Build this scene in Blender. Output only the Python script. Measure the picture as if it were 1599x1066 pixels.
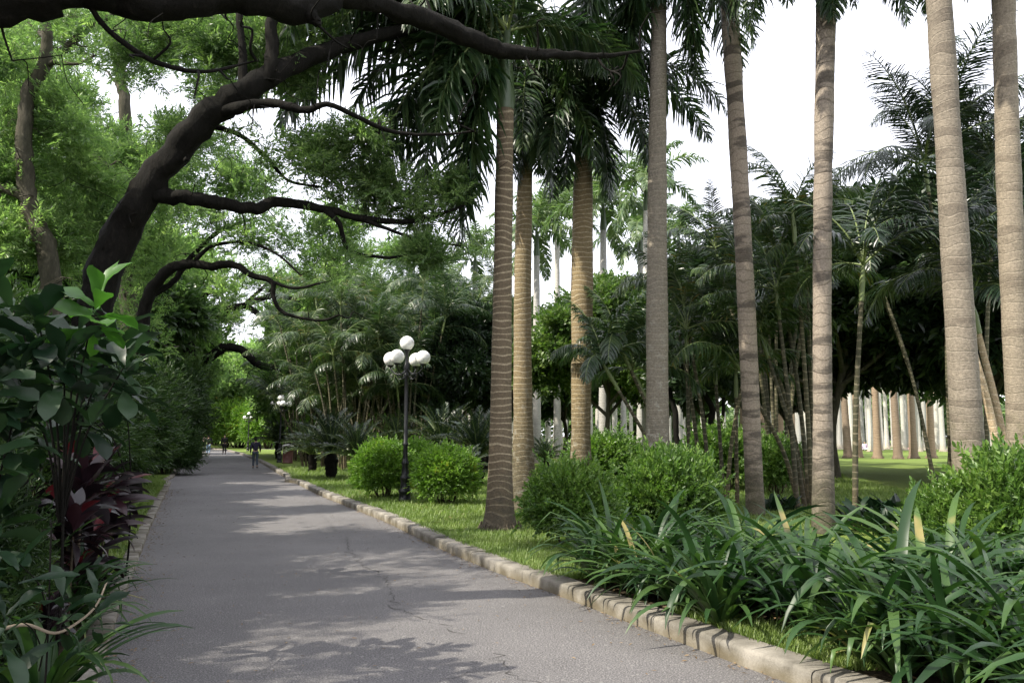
import bpy, math, random
import numpy as np
from mathutils import Vector, Matrix
R = math.radians
for o in list(bpy.data.objects): bpy.data.objects.remove(o)
SC = bpy.context.scene
COL = SC.collection
# ------------------------------------------------------------------ camera
F, HOR, CZ = 1290.0, 680.0, 1.65
PITCH = math.atan((HOR - 533) / F)
cam = bpy.data.cameras.new('camera'); cam.sensor_width = 36; cam.lens = F / 1599 * 36
cam.clip_start = 0.05; cam.clip_end = 3000
co = bpy.data.objects.new('camera', cam); COL.objects.link(co)
co.location = (0, 0, CZ); co.rotation_euler = (math.pi / 2 + PITCH, 0, 0)
SC.camera = co
# ------------------------------------------------------------------ light
SUN_TO = np.array([-0.78, -0.36, 0.88]); SUN_TO /= np.linalg.norm(SUN_TO)      # towards the sun
SD = -SUN_TO
el = math.asin(SUN_TO[2]); az = math.atan2(SUN_TO[0], SUN_TO[1])
W = bpy.data.worlds.new('World'); SC.world = W; W.use_nodes = True
wt = W.node_tree; wt.nodes.clear()
wo = wt.nodes.new('ShaderNodeOutputWorld'); bg = wt.nodes.new('ShaderNodeBackground')
sky = wt.nodes.new('ShaderNodeTexSky'); sky.sky_type = 'NISHITA'; sky.sun_disc = False
sky.sun_elevation = el; sky.sun_rotation = az; sky.dust_density = 3.0; sky.air_density = 1.0; sky.ozone_density = 1.0
mx = wt.nodes.new('ShaderNodeMix'); mx.data_type = 'RGBA'
mx.inputs[0].default_value = 0.68
mx.inputs[7].default_value = (9.7, 9.6, 10.3, 1)      # thin bright high haze over the blue
wt.links.new(sky.outputs[0], mx.inputs[6]); wt.links.new(mx.outputs[2], bg.inputs[0])
bg.inputs[1].default_value = 0.14
wt.links.new(bg.outputs[0], wo.inputs[0])
sl = bpy.data.lights.new('sun', 'SUN'); sl.energy = 4.8; sl.angle = R(0.55); sl.color = (1.0, 0.93, 0.80)
so = bpy.data.objects.new('sun', sl); COL.objects.link(so)
so.rotation_euler = Vector(SD).to_track_quat('-Z', 'Y').to_euler()
SC.view_settings.view_transform = 'Standard'; SC.view_settings.look = 'None'
SC.view_settings.exposure = 1.0; SC.view_settings.gamma = 1.0
SC.cycles.max_bounces = 8; SC.cycles.diffuse_bounces = 4; SC.cycles.transmission_bounces = 6
SC.cycles.transparent_max_bounces = 8
# ------------------------------------------------------------------ pixel helpers (photo pixels)
cp, sp = math.cos(PITCH), math.sin(PITCH)
def at(px, py, Y):
    a = (px - 799.5) / F; b = (533 - py) / F
    d = np.array([a, cp - b * sp, sp + b * cp])
    return np.array([0, 0, CZ]) + d * (Y / d[1])
def gnd(px, py, z=0.0):
    a = (px - 799.5) / F; b = (533 - py) / F
    d = np.array([a, cp - b * sp, sp + b * cp])
    return np.array([0, 0, CZ]) + d * ((z - CZ) / d[2])
def px2m(n, Y): return n * Y / F
# ------------------------------------------------------------------ mesh helpers
class Geo:
    def __init__(s): s.V = []; s.Fs = []; s.n = 0
    def add(s, V, faces, mi=0, smooth=True):
        V = np.asarray(V, dtype=np.float64).reshape(-1, 3)
        if not isinstance(faces, list): faces = [faces]
        for f in faces:
            f = np.atleast_2d(np.asarray(f, dtype=np.int64))
            s.Fs.append((f + s.n, mi, smooth))
        s.V.append(V); s.n += len(V)
        return s
    def merge(s, g, M=None, t=None, mi=None):
        V = np.concatenate(g.V)
        if M is not None: V = V @ np.asarray(M).T
        if t is not None: V = V + np.asarray(t)
        for f, m, sm in g.Fs: s.Fs.append((f + s.n, m if mi is None else mi, sm))
        s.V.append(V); s.n += len(V)
    def mesh(s, name, mats):
        V = np.concatenate(s.V).astype(np.float32)
        me = bpy.data.meshes.new(name)
        me.vertices.add(len(V)); me.vertices.foreach_set('co', V.ravel())
        li, ls, mi, sm, c = [], [], [], [], 0
        for f, m, smo in s.Fs:
            n, k = f.shape
            li.append(f.ravel()); ls.append(c + np.arange(n) * k); c += n * k
            mi.append(np.full(n, m)); sm.append(np.full(n, smo))
        li = np.concatenate(li).astype(np.int32); ls = np.concatenate(ls).astype(np.int32)
        me.loops.add(len(li)); me.loops.foreach_set('vertex_index', li)
        me.polygons.add(len(ls)); me.polygons.foreach_set('loop_start', ls)
        me.polygons.foreach_set('material_index', np.concatenate(mi).astype(np.int32))
        me.polygons.foreach_set('use_smooth', np.concatenate(sm).astype(bool))
        me.update(calc_edges=True)
        for m in (mats if isinstance(mats, (list, tuple)) else [mats]): me.materials.append(m)
        return me
def put(name, me, parent=None, loc=(0, 0, 0), rz=0.0, sc=1.0):
    o = bpy.data.objects.new(name, me); COL.objects.link(o); o.location = tuple(loc)
    o.rotation_euler = (0, 0, rz)
    o.scale = (sc, sc, sc) if np.isscalar(sc) else tuple(sc)
    if parent: o.parent = parent
    return o
def tag(o, label=None, cat=None, group=None, kind=None):
    if label: o['label'] = label
    if cat: o['category'] = cat
    if group: o['group'] = group
    if kind: o['kind'] = kind
    return o
def thing(name, label, cat, loc=(0, 0, 0), rz=0.0, group=None, sc=1.0):
    o = bpy.data.objects.new(name, None); COL.objects.link(o); o.location = tuple(loc)
    o.rotation_euler = (0, 0, rz); o.empty_display_size = .2
    o.scale = (sc, sc, sc) if np.isscalar(sc) else tuple(sc)
    return tag(o, label, cat, group)
def norm(v): return v / (np.linalg.norm(v, axis=-1, keepdims=True) + 1e-9)
def catmull(P, n=6):
    P = np.asarray(P, dtype=float)
    if len(P) < 3:
        t = np.linspace(0, 1, n + 1)[:, None]; return P[0] + (P[-1] - P[0]) * t
    Q = np.vstack([2 * P[0] - P[1], P, 2 * P[-1] - P[-2]])
    out = []
    for i in range(1, len(Q) - 2):
        for t in np.linspace(0, 1, n, endpoint=False):
            a, b, c, d = Q[i - 1], Q[i], Q[i + 1], Q[i + 2]
            out.append(.5 * ((2 * b) + (-a + c) * t + (2 * a - 5 * b + 4 * c - d) * t * t + (-a + 3 * b - 3 * c + d) * t ** 3))
    out.append(Q[-2]); return np.array(out)
def tube(g, P, rad, sides=10, rough=0.0, rng=None, mi=0, cap=True, ell=1.0):
    P = np.asarray(P, float); rad = np.asarray(rad, float); n = len(P)
    T = norm(np.gradient(P, axis=0))
    u = np.array([1., 0, 0]) if abs(T[0][0]) < .8 else np.array([0, 1., 0])
    U = []
    for i in range(n):
        u = u - T[i] * np.dot(u, T[i]); u = u / np.linalg.norm(u); U.append(u)
    U = np.array(U); Vv = np.cross(T, U)
    a = np.arange(sides) * 2 * math.pi / sides
    rr = rad[:, None] * np.ones(sides)[None]
    if rough and rng is not None:
        nz = rng.normal(size=(n, sides)); nz = (nz + np.roll(nz, 1, 1) + np.roll(nz, 1, 0)) / 1.7
        rr = rr * (1 + rough * nz)
    V = P[:, None] + rr[..., None] * (np.cos(a)[None, :, None] * U[:, None] + ell * np.sin(a)[None, :, None] * Vv[:, None])
    i = np.arange(n - 1)[:, None] * sides; j = np.arange(sides)[None]; k = (np.arange(sides)[None] + 1) % sides
    Q = np.stack([i + j, i + k, i + k + sides, i + j + sides], -1).reshape(-1, 4)
    g.add(V.reshape(-1, 3), [Q], mi)
    if cap:
        g.add(V[-1], np.arange(sides)[None], mi); g.add(V[0][::-1], np.arange(sides)[None], mi)
def lathe(g, prof, sides=20, mi=0, c=(0, 0, 0)):
    prof = np.array(prof, float); P = np.zeros((len(prof), 3)); P[:, 2] = prof[:, 1]
    a = np.arange(sides) * 2 * math.pi / sides
    V = np.stack([prof[:, 0:1] * np.cos(a), prof[:, 0:1] * np.sin(a), prof[:, 1:2] + 0 * a], -1)
    n = len(prof)
    i = np.arange(n - 1)[:, None] * sides; j = np.arange(sides)[None]; k = (j + 1) % sides
    Q = np.stack([i + j, i + k, i + k + sides, i + j + sides], -1).reshape(-1, 4)
    g.add(V.reshape(-1, 3) + np.array(c), Q, mi)
def sphere(g, c, r, seg=20, rings=12, mi=0):
    t = np.linspace(0.02, math.pi - .02, rings)
    lathe(g, [(r * math.sin(x), -r * math.cos(x)) for x in t], seg, mi, c)
def basis(d, rng, up=None, roll=0.6):
    """rotation matrices whose local X is d, local Z near up, with random roll"""
    d = norm(d); n = len(d)
    upv = np.tile(np.array([0, 0, 1.]), (n, 1)) + 1e-3 if up is None else up
    y = norm(np.cross(upv, d) + 1e-6); z = np.cross(d, y)
    a = rng.normal(0, roll, n)[:, None]
    y2 = y * np.cos(a) + z * np.sin(a); z2 = -y * np.sin(a) + z * np.cos(a)
    return np.stack([d, y2, z2], -1)
def scatter(g, T, pos, M, s, mi=0, smooth=False):
    V, Fa = T; n = len(pos)
    if n == 0: return
    s = np.asarray(s) * np.ones(n)
    out = np.einsum('nij,vj->nvi', M * s[:, None, None], V) + pos[:, None]
    fs = [(f[None] + (np.arange(n) * len(V))[:, None, None]).reshape(-1, f.shape[1]) for f in Fa]
    g.add(out.reshape(-1, 3), fs, mi, smooth)
def leaf6(L, w, fold=.25, droop=.15):
    V = np.array([[0, 0, 0], [.32 * L, w, fold * w], [.7 * L, .75 * w, fold * w - droop * L * .4], [L, 0, -droop * L],
                  [.7 * L, -.75 * w, fold * w - droop * L * .4], [.32 * L, -w, fold * w]])
    return V, [np.array([[0, 3, 2, 1], [0, 5, 4, 3]])]
def leaf4(L, w, droop=.1):
    V = np.array([[0, 0, 0], [.5 * L, w, .1 * w], [L, 0, -droop * L], [.5 * L, -w, .1 * w]])
    return V, [np.array([[0, 3, 2, 1]])]
def combine(parts):
    Vs, Fs, n = [], {}, 0
    for V, Fa in parts:
        Vs.append(V)
        for f in Fa: Fs.setdefault(f.shape[1], []).append(f + n)
        n += len(V)
    return np.concatenate(Vs), [np.concatenate(v) for v in Fs.values()]
def xform(T, M, t): return T[0] @ np.asarray(M).T + np.asarray(t), T[1]
def spray(rng, n, L, w, kind=4, spread=1.0, droop=.15, twig=1.0):
    """n leaves along a unit twig"""
    parts = []
    for i in range(n):
        t = (i + .5) / n
        side = 1 if i % 2 else -1
        d = np.array([[.55 + .5 * t, side * spread * (1 - .55 * t) + rng.normal(0, .15), rng.normal(.05, .35)]])
        M = basis(d, rng, roll=.9)[0]
        l = L * rng.uniform(.75, 1.2)
        lf = leaf4(l, w * rng.uniform(.8, 1.2), droop) if kind == 4 else leaf6(l, w * rng.uniform(.85, 1.15), .25, droop)
        parts.append(xform(lf, M, [t * twig, rng.normal(0, .02), rng.normal(0, .02)]))
    return combine(parts)
rg0 = np.random.default_rng(7)
FINE = [spray(rg0, 14, .38, .046, 4, 1.1) for _ in range(4)]
BROAD = [spray(rg0, 9, .50, .10, 6, 1.0, .2, .8) for _ in range(4)]
SMALLB = [spray(rg0, 10, .34, .085, 6, 1.0, .12, .9) for _ in range(4)]
def ball(rng, n, p=2.4):
    v = norm(rng.normal(size=(n, 3))); return v * (rng.uniform(0, 1, n) ** (1 / p))[:, None]
# ------------------------------------------------------------------ material helpers
def N(nt, typ, **kw):
    n = nt.nodes.new(typ)
    for k, v in kw.items():
        if k.startswith('i_'):
            key = k[2:]; key = int(key) if key.isdigit() else key.replace('_', ' ')
            if isinstance(v, bpy.types.NodeSocket): nt.links.new(v, n.inputs[key])
            else: n.inputs[key].default_value = v
        else: setattr(n, k, v)
    return n
def c4(c): return (c[0], c[1], c[2], 1)
def ramp(nt, fac, stops, interp='LINEAR'):
    n = nt.nodes.new('ShaderNodeValToRGB'); n.color_ramp.interpolation = interp
    e = n.color_ramp.elements
    while len(e) < len(stops): e.new(.5)
    for i, (p, c) in enumerate(stops): e[i].position = p; e[i].color = c4(c)
    nt.links.new(fac, n.inputs[0]); return n.outputs[0]
def math_(nt, op, a, b=None, c=None):
    n = nt.nodes.new('ShaderNodeMath'); n.operation = op
    for i, v in enumerate((a, b, c)):
        if v is None: continue
        if isinstance(v, bpy.types.NodeSocket): nt.links.new(v, n.inputs[i])
        else: n.inputs[i].default_value = v
    return n.outputs[0]
def mixc(nt, f, a, b, mode='MIX'):
    n = nt.nodes.new('ShaderNodeMix'); n.data_type = 'RGBA'; n.blend_type = mode
    for i, v in ((0, f), (6, a), (7, b)):
        if isinstance(v, bpy.types.NodeSocket): nt.links.new(v, n.inputs[i])
        else: n.inputs[i].default_value = v if i == 0 else c4(v)
    return n.outputs[2]
def newmat(name):
    m = bpy.data.materials.new(name); m.use_nodes = True; nt = m.node_tree; nt.nodes.clear()
    out = nt.nodes.new('ShaderNodeOutputMaterial'); p = nt.nodes.new('ShaderNodeBsdfPrincipled')
    nt.links.new(p.outputs[0], out.inputs[0]); return m, nt, p, out
def noise(nt, scale, detail=4, vec=None, rough=.55):
    n = nt.nodes.new('ShaderNodeTexNoise'); n.inputs['Scale'].default_value = scale
    n.inputs['Detail'].default_value = detail; n.inputs['Roughness'].default_value = rough
    if vec is not None: nt.links.new(vec, n.inputs['Vector'])
    return n.outputs[0]
def objco(nt): return nt.nodes.new('ShaderNodeTexCoord').outputs['Object']
def geopos(nt): return nt.nodes.new('ShaderNodeNewGeometry').outputs['Position']
def leafmat(name, dark, mid, light, trans=.35, tcol=None, rough=.42, spec=.5, extra=None):
    m, nt, p, out = newmat(name)
    isl = nt.nodes.new('ShaderNodeNewGeometry').outputs['Random Per Island']
    n1 = noise(nt, 1.3, 2, geopos(nt))
    f = math_(nt, 'ADD', math_(nt, 'MULTIPLY', isl, .6), math_(nt, 'MULTIPLY_ADD', n1, 1.3, -.42))
    st = [(0.05, dark), (.5, mid), (.93, light)]
    if extra: st.append((.985, extra))
    col = ramp(nt, f, st)
    nt.links.new(col, p.inputs['Base Color']); p.inputs['Roughness'].default_value = rough
    p.inputs['Specular IOR Level'].default_value = spec
    tr = nt.nodes.new('ShaderNodeBsdfTranslucent')
    tc = mixc(nt, 1.0, col, tcol or (1.25, 1.5, .8), 'MULTIPLY'); nt.links.new(tc, tr.inputs[0])
    mxs = nt.nodes.new('ShaderNodeMixShader'); mxs.inputs[0].default_value = trans
    nt.links.new(p.outputs[0], mxs.inputs[1]); nt.links.new(tr.outputs[0], mxs.inputs[2])
    nt.links.new(mxs.outputs[0], out.inputs[0]); return m
def plain(name, col, rough=.6, metal=0, var=.15, scale=8, bump=0.0):
    m, nt, p, out = newmat(name); v = objco(nt)
    n = noise(nt, scale, 5, v)
    c = mixc(nt, n, tuple(x * (1 - var) for x in col), tuple(min(1, x * (1 + var)) for x in col))
    nt.links.new(c, p.inputs['Base Color']); p.inputs['Roughness'].default_value = rough; p.inputs['Metallic'].default_value = metal
    if bump:
        b = nt.nodes.new('ShaderNodeBump'); b.inputs['Strength'].default_value = bump; b.inputs['Distance'].default_value = .02
        nt.links.new(n, b.inputs['Height']); nt.links.new(b.outputs[0], p.inputs['Normal'])
    return m
M = {}
M['fine'] = leafmat('fine_leaf', (.055, .105, .036), (.115, .185, .065), (.24, .32, .13), .52, rough=.35)
M['fine_far'] = leafmat('fine_leaf_far', (.08, .14, .055), (.155, .24, .09), (.30, .39, .16), .55)
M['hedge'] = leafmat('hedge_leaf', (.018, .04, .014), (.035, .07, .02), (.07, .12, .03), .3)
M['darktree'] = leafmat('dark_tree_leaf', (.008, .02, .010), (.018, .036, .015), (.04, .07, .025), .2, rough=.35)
M['dometree'] = leafmat('dome_tree_leaf', (.03, .06, .015), (.06, .11, .025), (.13, .19, .04), .35)
M['bush'] = leafmat('bush_leaf', (.05, .11, .015), (.10, .20, .022), (.20, .32, .04), .35, extra=(.35, .28, .04))
M['bush_dark'] = leafmat('bush_dark_leaf', (.035, .08, .016), (.075, .145, .026), (.15, .24, .045), .38)
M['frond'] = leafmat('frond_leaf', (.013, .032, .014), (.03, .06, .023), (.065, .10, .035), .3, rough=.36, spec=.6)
M['frond_pale'] = leafmat('frond_pale_leaf', (.04, .08, .035), (.08, .13, .05), (.15, .20, .08), .35, rough=.4)
M['areca'] = leafmat('areca_leaf', (.018, .04, .016), (.04, .075, .024), (.09, .13, .035), .3, rough=.38, extra=(.22, .15, .04))
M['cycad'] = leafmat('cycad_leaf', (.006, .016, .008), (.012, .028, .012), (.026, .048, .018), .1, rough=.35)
M['strap'] = leafmat('strap_leaf', (.008, .025, .008), (.020, .052, .014), (.06, .11, .026), .25, rough=.42, spec=.35, extra=(.22, .19, .07))
M['cordy'] = leafmat('cordyline_leaf', (.008, .006, .008), (.015, .009, .012), (.034, .012, .016), .12, (1.1, .8, .8), rough=.35)
M['cordy_red'] = leafmat('cordyline_red_leaf', (.045, .006, .008), (.08, .01, .014), (.15, .02, .025), .3, (1.4, .6, .6), rough=.35)
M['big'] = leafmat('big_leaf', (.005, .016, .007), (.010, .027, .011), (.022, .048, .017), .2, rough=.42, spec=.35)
M['big_lit'] = leafmat('big_leaf_lit', (.03, .08, .013), (.045, .12, .02), (.07, .16, .028), .42, rough=.35)  # brighter copy of the big leaf, sunlight put into its colour
M['grass'] = leafmat('grass_blade', (.07, .115, .022), (.125, .19, .036), (.22, .28, .08), .35, rough=.5)
M['dead'] = leafmat('dead_leaf', (.08, .05, .02), (.16, .10, .045), (.26, .18, .09), .2, (1, 1, 1), rough=.7)
M['farwood'] = leafmat('far_wood_leaf', (.04, .08, .03), (.09, .15, .055), (.2, .27, .1), .35)
# bark
def bark(name, a, b, c, sc=14, bump=.6, moss=(.03, .04, .02)):
    m, nt, p, out = newmat(name); v = objco(nt)
    mp = N(nt, 'ShaderNodeMapping', i_Vector=v); mp.inputs['Scale'].default_value = (1, 1, .35)
    n1 = noise(nt, sc, 8, mp.outputs[0], .7); n2 = noise(nt, 1.6, 3, v)
    col = ramp(nt, n1, [(.3, a), (.55, b), (.75, c)])
    col = mixc(nt, math_(nt, 'MULTIPLY', n2, .5), col, moss)
    nt.links.new(col, p.inputs['Base Color']); p.inputs['Roughness'].default_value = .9; p.inputs['Specular IOR Level'].default_value = .15
    bu = N(nt, 'ShaderNodeBump', i_Strength=bump, i_Distance=.03, i_Height=n1); nt.links.new(bu.outputs[0], p.inputs['Normal'])
    return m
M['bark'] = bark('dark_bark', (.003, .0025, .002), (.0075, .006, .005), (.024, .02, .016), 16, 1.0, (.006, .007, .004))
M['bark_mid'] = bark('grey_bark', (.03, .025, .02), (.07, .06, .045), (.15, .13, .10))
M['stem'] = bark('bush_stem_bark', (.03, .022, .015), (.07, .05, .035), (.13, .10, .07))
def palmbark(name, base, base2, ring, freq, wid, moss, dark=None, ringmix=.8, lowmoss=2.0, pale=None):
    m, nt, p, out = newmat(name); v = objco(nt)
    sep = N(nt, 'ShaderNodeSeparateXYZ', i_Vector=v); z = sep.outputs[2]
    nz = noise(nt, 3.0, 3, v); nf = noise(nt, 30, 6, v, .7)
    mp = N(nt, 'ShaderNodeMapping', i_Vector=v); mp.inputs['Scale'].default_value = (1, 1, 3.5)
    nb = noise(nt, 2.2, 4, mp.outputs[0])
    nzl = noise(nt, .9, 2, v)
    zz = math_(nt, 'MULTIPLY_ADD', z, freq, math_(nt, 'ADD', math_(nt, 'MULTIPLY', nz, .2), math_(nt, 'MULTIPLY', nzl, 5.0)))
    fr = math_(nt, 'FRACT', zz)
    line = ramp(nt, fr, [(0, (1, 1, 1)), (wid, (1, 1, 1)), (wid * 1.9, (0, 0, 0)), (.96, (0, 0, 0)), (1, (1, 1, 1))])
    col = mixc(nt, nb, base, base2)
    if dark:
        wn = N(nt, 'ShaderNodeTexWhiteNoise', noise_dimensions='1D', i_W=math_(nt, 'FLOOR', zz))
        dm = math_(nt, 'MULTIPLY', math_(nt, 'GREATER_THAN', wn.outputs[0], .5), ramp(nt, nb, [(.42, (0, 0, 0)), (.56, (1, 1, 1))]))
        col = mixc(nt, math_(nt, 'MULTIPLY', dm, .75), col, dark)
    col = mixc(nt, math_(nt, 'MULTIPLY', line, ringmix), col, ring)
    n3 = noise(nt, 5, 6, v, .75)
    if pale:
        lm = ramp(nt, n3, [(.53, (0, 0, 0)), (.6, (1, 1, 1))])
        hz = ramp(nt, math_(nt, 'MULTIPLY', z, .2), [(.0, (.9, .9, .9)), (.55, (.25, .25, .25)), (1, (.0, .0, .0))])
        col = mixc(nt, math_(nt, 'MULTIPLY', lm, hz), col, pale)
    # moss and damp stains near the base, their own blotchy shape
    lo = ramp(nt, math_(nt, 'ADD', math_(nt, 'MULTIPLY', z, 1 / (lowmoss * 2)), math_(nt, 'MULTIPLY_ADD', n3, 1.6, -.8)), [(.15, (1, 1, 1)), (.75, (0, 0, 0))])
    col = mixc(nt, math_(nt, 'MULTIPLY', lo, .8), col, moss)
    col = mixc(nt, .7, col, mixc(nt, ramp(nt, nf, [(.3, (0, 0, 0)), (.7, (1, 1, 1))]), (.4, .4, .4), (1.5, 1.5, 1.5)), 'MULTIPLY')
    oi = nt.nodes.new('ShaderNodeObjectInfo').outputs['Random']
    col = mixc(nt, 1.0, col, mixc(nt, oi, (.72, .73, .75), (1.25, 1.22, 1.15)), 'MULTIPLY')
    nt.links.new(col, p.inputs['Base Color']); p.inputs['Roughness'].default_value = .85
    h = math_(nt, 'ADD', math_(nt, 'MULTIPLY', nf, .6), math_(nt, 'MULTIPLY', line, -.2))
    bu = N(nt, 'ShaderNodeBump', i_Strength=.8, i_Distance=.03, i_Height=h); nt.links.new(bu.outputs[0], p.inputs['Normal'])
    return m
M['royal'] = palmbark('royal_trunk', (.17, .125, .06), (.26, .195, .10), (.46, .39, .26), 9.5, .12, (.045, .04, .022), None, .75, 1.6, (.30, .29, .24))
M['royal_dark'] = palmbark('royal_trunk_brown', (.075, .056, .034), (.13, .10, .062), (.30, .25, .17), 8.5, .13, (.05, .042, .03), None, .8, .8, None)
M['royal_grey'] = palmbark('royal_trunk_grey', (.14, .125, .10), (.20, .175, .135), (.25, .22, .17), 9.0, .14, (.05, .05, .035), None, .5, 1.2, (.38, .38, .33))
M['ringed'] = palmbark('ringed_trunk', (.20, .165, .13), (.31, .26, .205), (.12, .095, .07), 5.5, .06, (.05, .048, .022), (.04, .032, .025), .6, .9, None)
M['ringed_light'] = palmbark('ringed_trunk_light', (.14, .118, .09), (.235, .20, .155), (.32, .28, .22), 7.5, .06, (.075, .072, .03), (.11, .09, .068), .3, 1.2, None)
M['grove'] = palmbark('grove_trunk', (.30, .29, .27), (.43, .42, .40), (.27, .26, .24), 6.0, .12, (.30, .26, .20), None, .3, .5, None)
M['grove_brown'] = palmbark('grove_trunk_brown', (.16, .115, .08), (.25, .185, .13), (.30, .24, .18), 6.0, .12, (.18, .13, .09), None, .5, .6, None)
M['shaft'] = plain('crownshaft_green', (.055, .085, .035), .4, 0, .35, 4)
M['cane'] = palmbark('areca_cane', (.03, .034, .014), (.075, .068, .034), (.19, .165, .11), 7, .12, (.10, .075, .04), None, .8, .6, None)
M['cane_tan'] = palmbark('areca_cane_tan', (.30, .22, .14), (.4, .32, .22), (.5, .42, .32), 7, .12, (.14, .10, .06), None, .6, .6, None)
M['rachis'] = plain('frond_rib', (.12, .16, .05), .5)
M['iron'] = plain('lamp_iron', (.012, .013, .015), .38, .3, .3, 30)
M['skin'] = plain('skin', (.42, .27, .19), .55)
M['hair'] = plain('hair', (.012, .010, .010), .5)
m, nt, p, out = newmat('opal_globe'); nt.links.new(mixc(nt, ramp(nt, noise(nt, 9, 6, objco(nt), .7), [(.42, (0, 0, 0)), (.75, (1, 1, 1))]), (.84, .84, .83), (.62, .6, .54)), p.inputs['Base Color']); p.inputs['Roughness'].default_value = .25
p.inputs['Subsurface Weight'].default_value = .25; p.inputs['Subsurface Radius'].default_value = (.1, .1, .1)
M['globe'] = m
# asphalt
m, nt, p, out = newmat('asphalt'); v = geopos(nt)
g1 = noise(nt, 75, 4, v, .8); g2 = noise(nt, .7, 6, v, .65); g3 = noise(nt, 30, 3, v)
vor = N(nt, 'ShaderNodeTexVoronoi', i_Vector=v, i_Scale=48.0)
c = ramp(nt, g1, [(.36, (.028, .027, .029)), (.5, (.096, .093, .096)), (.64, (.25, .245, .25))])
gl = noise(nt, .22, 4, v, .6)
c = mixc(nt, .75, c, mixc(nt, g2, (.6, .59, .58), (1.4, 1.37, 1.32)), 'MULTIPLY')
c = mixc(nt, .8, c, mixc(nt, ramp(nt, gl, [(.38, (0, 0, 0)), (.62, (1, 1, 1))]), (.78, .77, .76), (1.2, 1.19, 1.16)), 'MULTIPLY')
sp_ = ramp(nt, vor.outputs['Color'], [(.0, (0, 0, 0)), (.86, (0, 0, 0)), (.92, (1, 1, 1))])
c = mixc(nt, math_(nt, 'MULTIPLY', sp_, .35), c, (.30, .29, .27))
nt.links.new(c, p.inputs['Base Color']); p.inputs['Roughness'].default_value = .82
bu = N(nt, 'ShaderNodeBump', i_Strength=.8, i_Distance=.012, i_Height=math_(nt, 'ADD', g1, g3)); nt.links.new(bu.outputs[0], p.inputs['Normal'])
M['asphalt'] = m
M['crack'] = plain('crack_tar', (.035, .032, .03), .95)
# kerb stone
m, nt, p, out = newmat('kerb_stone'); v = geopos(nt)
g1 = noise(nt, 60, 5, v, .7); g2 = noise(nt, 3.0, 5, v); isl = nt.nodes.new('ShaderNodeNewGeometry').outputs['Random Per Island']
c = ramp(nt, g2, [(.36, (.05, .045, .036)), (.5, (.15, .138, .115)), (.66, (.24, .222, .19))])
c = mixc(nt, .7, c, mixc(nt, g1, (.45, .45, .45), (1.5, 1.5, 1.5)), 'MULTIPLY')
c = mixc(nt, .5, c, mixc(nt, isl, (.93, .92, .9), (1.04, 1.04, 1.04)), 'MULTIPLY')
sep = N(nt, 'ShaderNodeSeparateXYZ', i_Vector=v)
lowm = ramp(nt, math_(nt, 'ADD', math_(nt, 'MULTIPLY', sep.outputs[2], 6), math_(nt, 'MULTIPLY_ADD', g2, 1.2, -.6)), [(.1, (1, 1, 1)), (.6, (0, 0, 0))])
c = mixc(nt, math_(nt, 'MULTIPLY', lowm, .55), c, (.12, .095, .05))
nt.links.new(c, p.inputs['Base Color']); p.inputs['Roughness'].default_value = .85
bu = N(nt, 'ShaderNodeBump', i_Strength=.6, i_Distance=.01, i_Height=g1); nt.links.new(bu.outputs[0], p.inputs['Normal'])
M['kerb'] = m
# lawn
def ground_mat(name, a, b, c_, soil, soilamt):
    m, nt, p, out = newmat(name); v = geopos(nt)
    g1 = noise(nt, 28, 5, v, .7); g2 = noise(nt, .7, 5, v); g3 = noise(nt, 5, 4, v)
    c = ramp(nt, g1, [(.3, a), (.5, b), (.7, c_)])
    c = mixc(nt, ramp(nt, math_(nt, 'ADD', math_(nt, 'MULTIPLY', g2, .6), math_(nt, 'MULTIPLY', g3, .4)), [(soilamt, (0, 0, 0)), (soilamt + .12, (1, 1, 1))]), c, soil)
    nt.links.new(c, p.inputs['Base Color']); p.inputs['Roughness'].default_value = .95; p.inputs['Specular IOR Level'].default_value = .1
    bu = N(nt, 'ShaderNodeBump', i_Strength=.8, i_Distance=.03, i_Height=g1); nt.links.new(bu.outputs[0], p.inputs['Normal'])
    return m
M['lawn'] = ground_mat('lawn', (.06, .09, .02), (.12, .17, .038), (.20, .25, .07), (.17, .16, .07), .60)
M['soil'] = ground_mat('soil', (.02, .016, .010), (.045, .035, .022), (.08, .06, .04), (.03, .045, .015), .55)
M['path'] = plain('path_paving', (.55, .52, .46), .8, 0, .1, 3)
# ================================================================== SETTING
RK = np.array([gnd(*q) for q in [(1240, 1068), (1198, 1053), (1053, 1002), (963, 962), (800, 904), (689, 858), (601, 814), (500, 773.5), (451, 749), (404, 720.6), (375, 709), (351, 703), (336, 699.5)]])[:, :2]
LK = np.array([gnd(*q) for q in [(155, 1066), (168, 1013), (187, 950), (207, 900), (234, 826), (255, 778), (281, 728), (290, 714), (297, 704), (302, 699)]])[:, :2]
RK = np.vstack([[[5.2, -1.5], [3.4, 2.5]], RK, [[-62, 138], [-120, 165]]])
LK = np.vstack([[[-1.0, -1.5], [-1.7, 2.5]], LK, [[-62, 122], [-122, 148]]])
def sm(K):
    y = np.concatenate([np.arange(-1.5, 30, .25), np.arange(30, 100, 1.), np.arange(100, 146, 3.)])
    xx = np.interp(y, K[:, 1], K[:, 0]); k = np.ones(9) / 9
    xp = np.concatenate([np.full(4, xx[0]), xx, np.full(4, xx[-1])]); xs = np.convolve(xp, k, 'valid')
    xs[:4] = xx[:4]; xs[-4:] = xx[-4:]
    return np.stack([xs, y], 1)
RK = sm(RK); LK = sm(LK)
def kr(y): return np.interp(y, RK[:, 1], RK[:, 0])
def kl(y): return np.interp(y, LK[:, 1], LK[:, 0])
def strip(A, B, z):
    n = len(A); V = np.zeros((2 * n, 3)); V[:n, :2] = A; V[n:, :2] = B; V[:, 2] = z
    i = np.arange(n - 1); return V, np.stack([i, i + n, i + n + 1, i + 1], 1)
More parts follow.
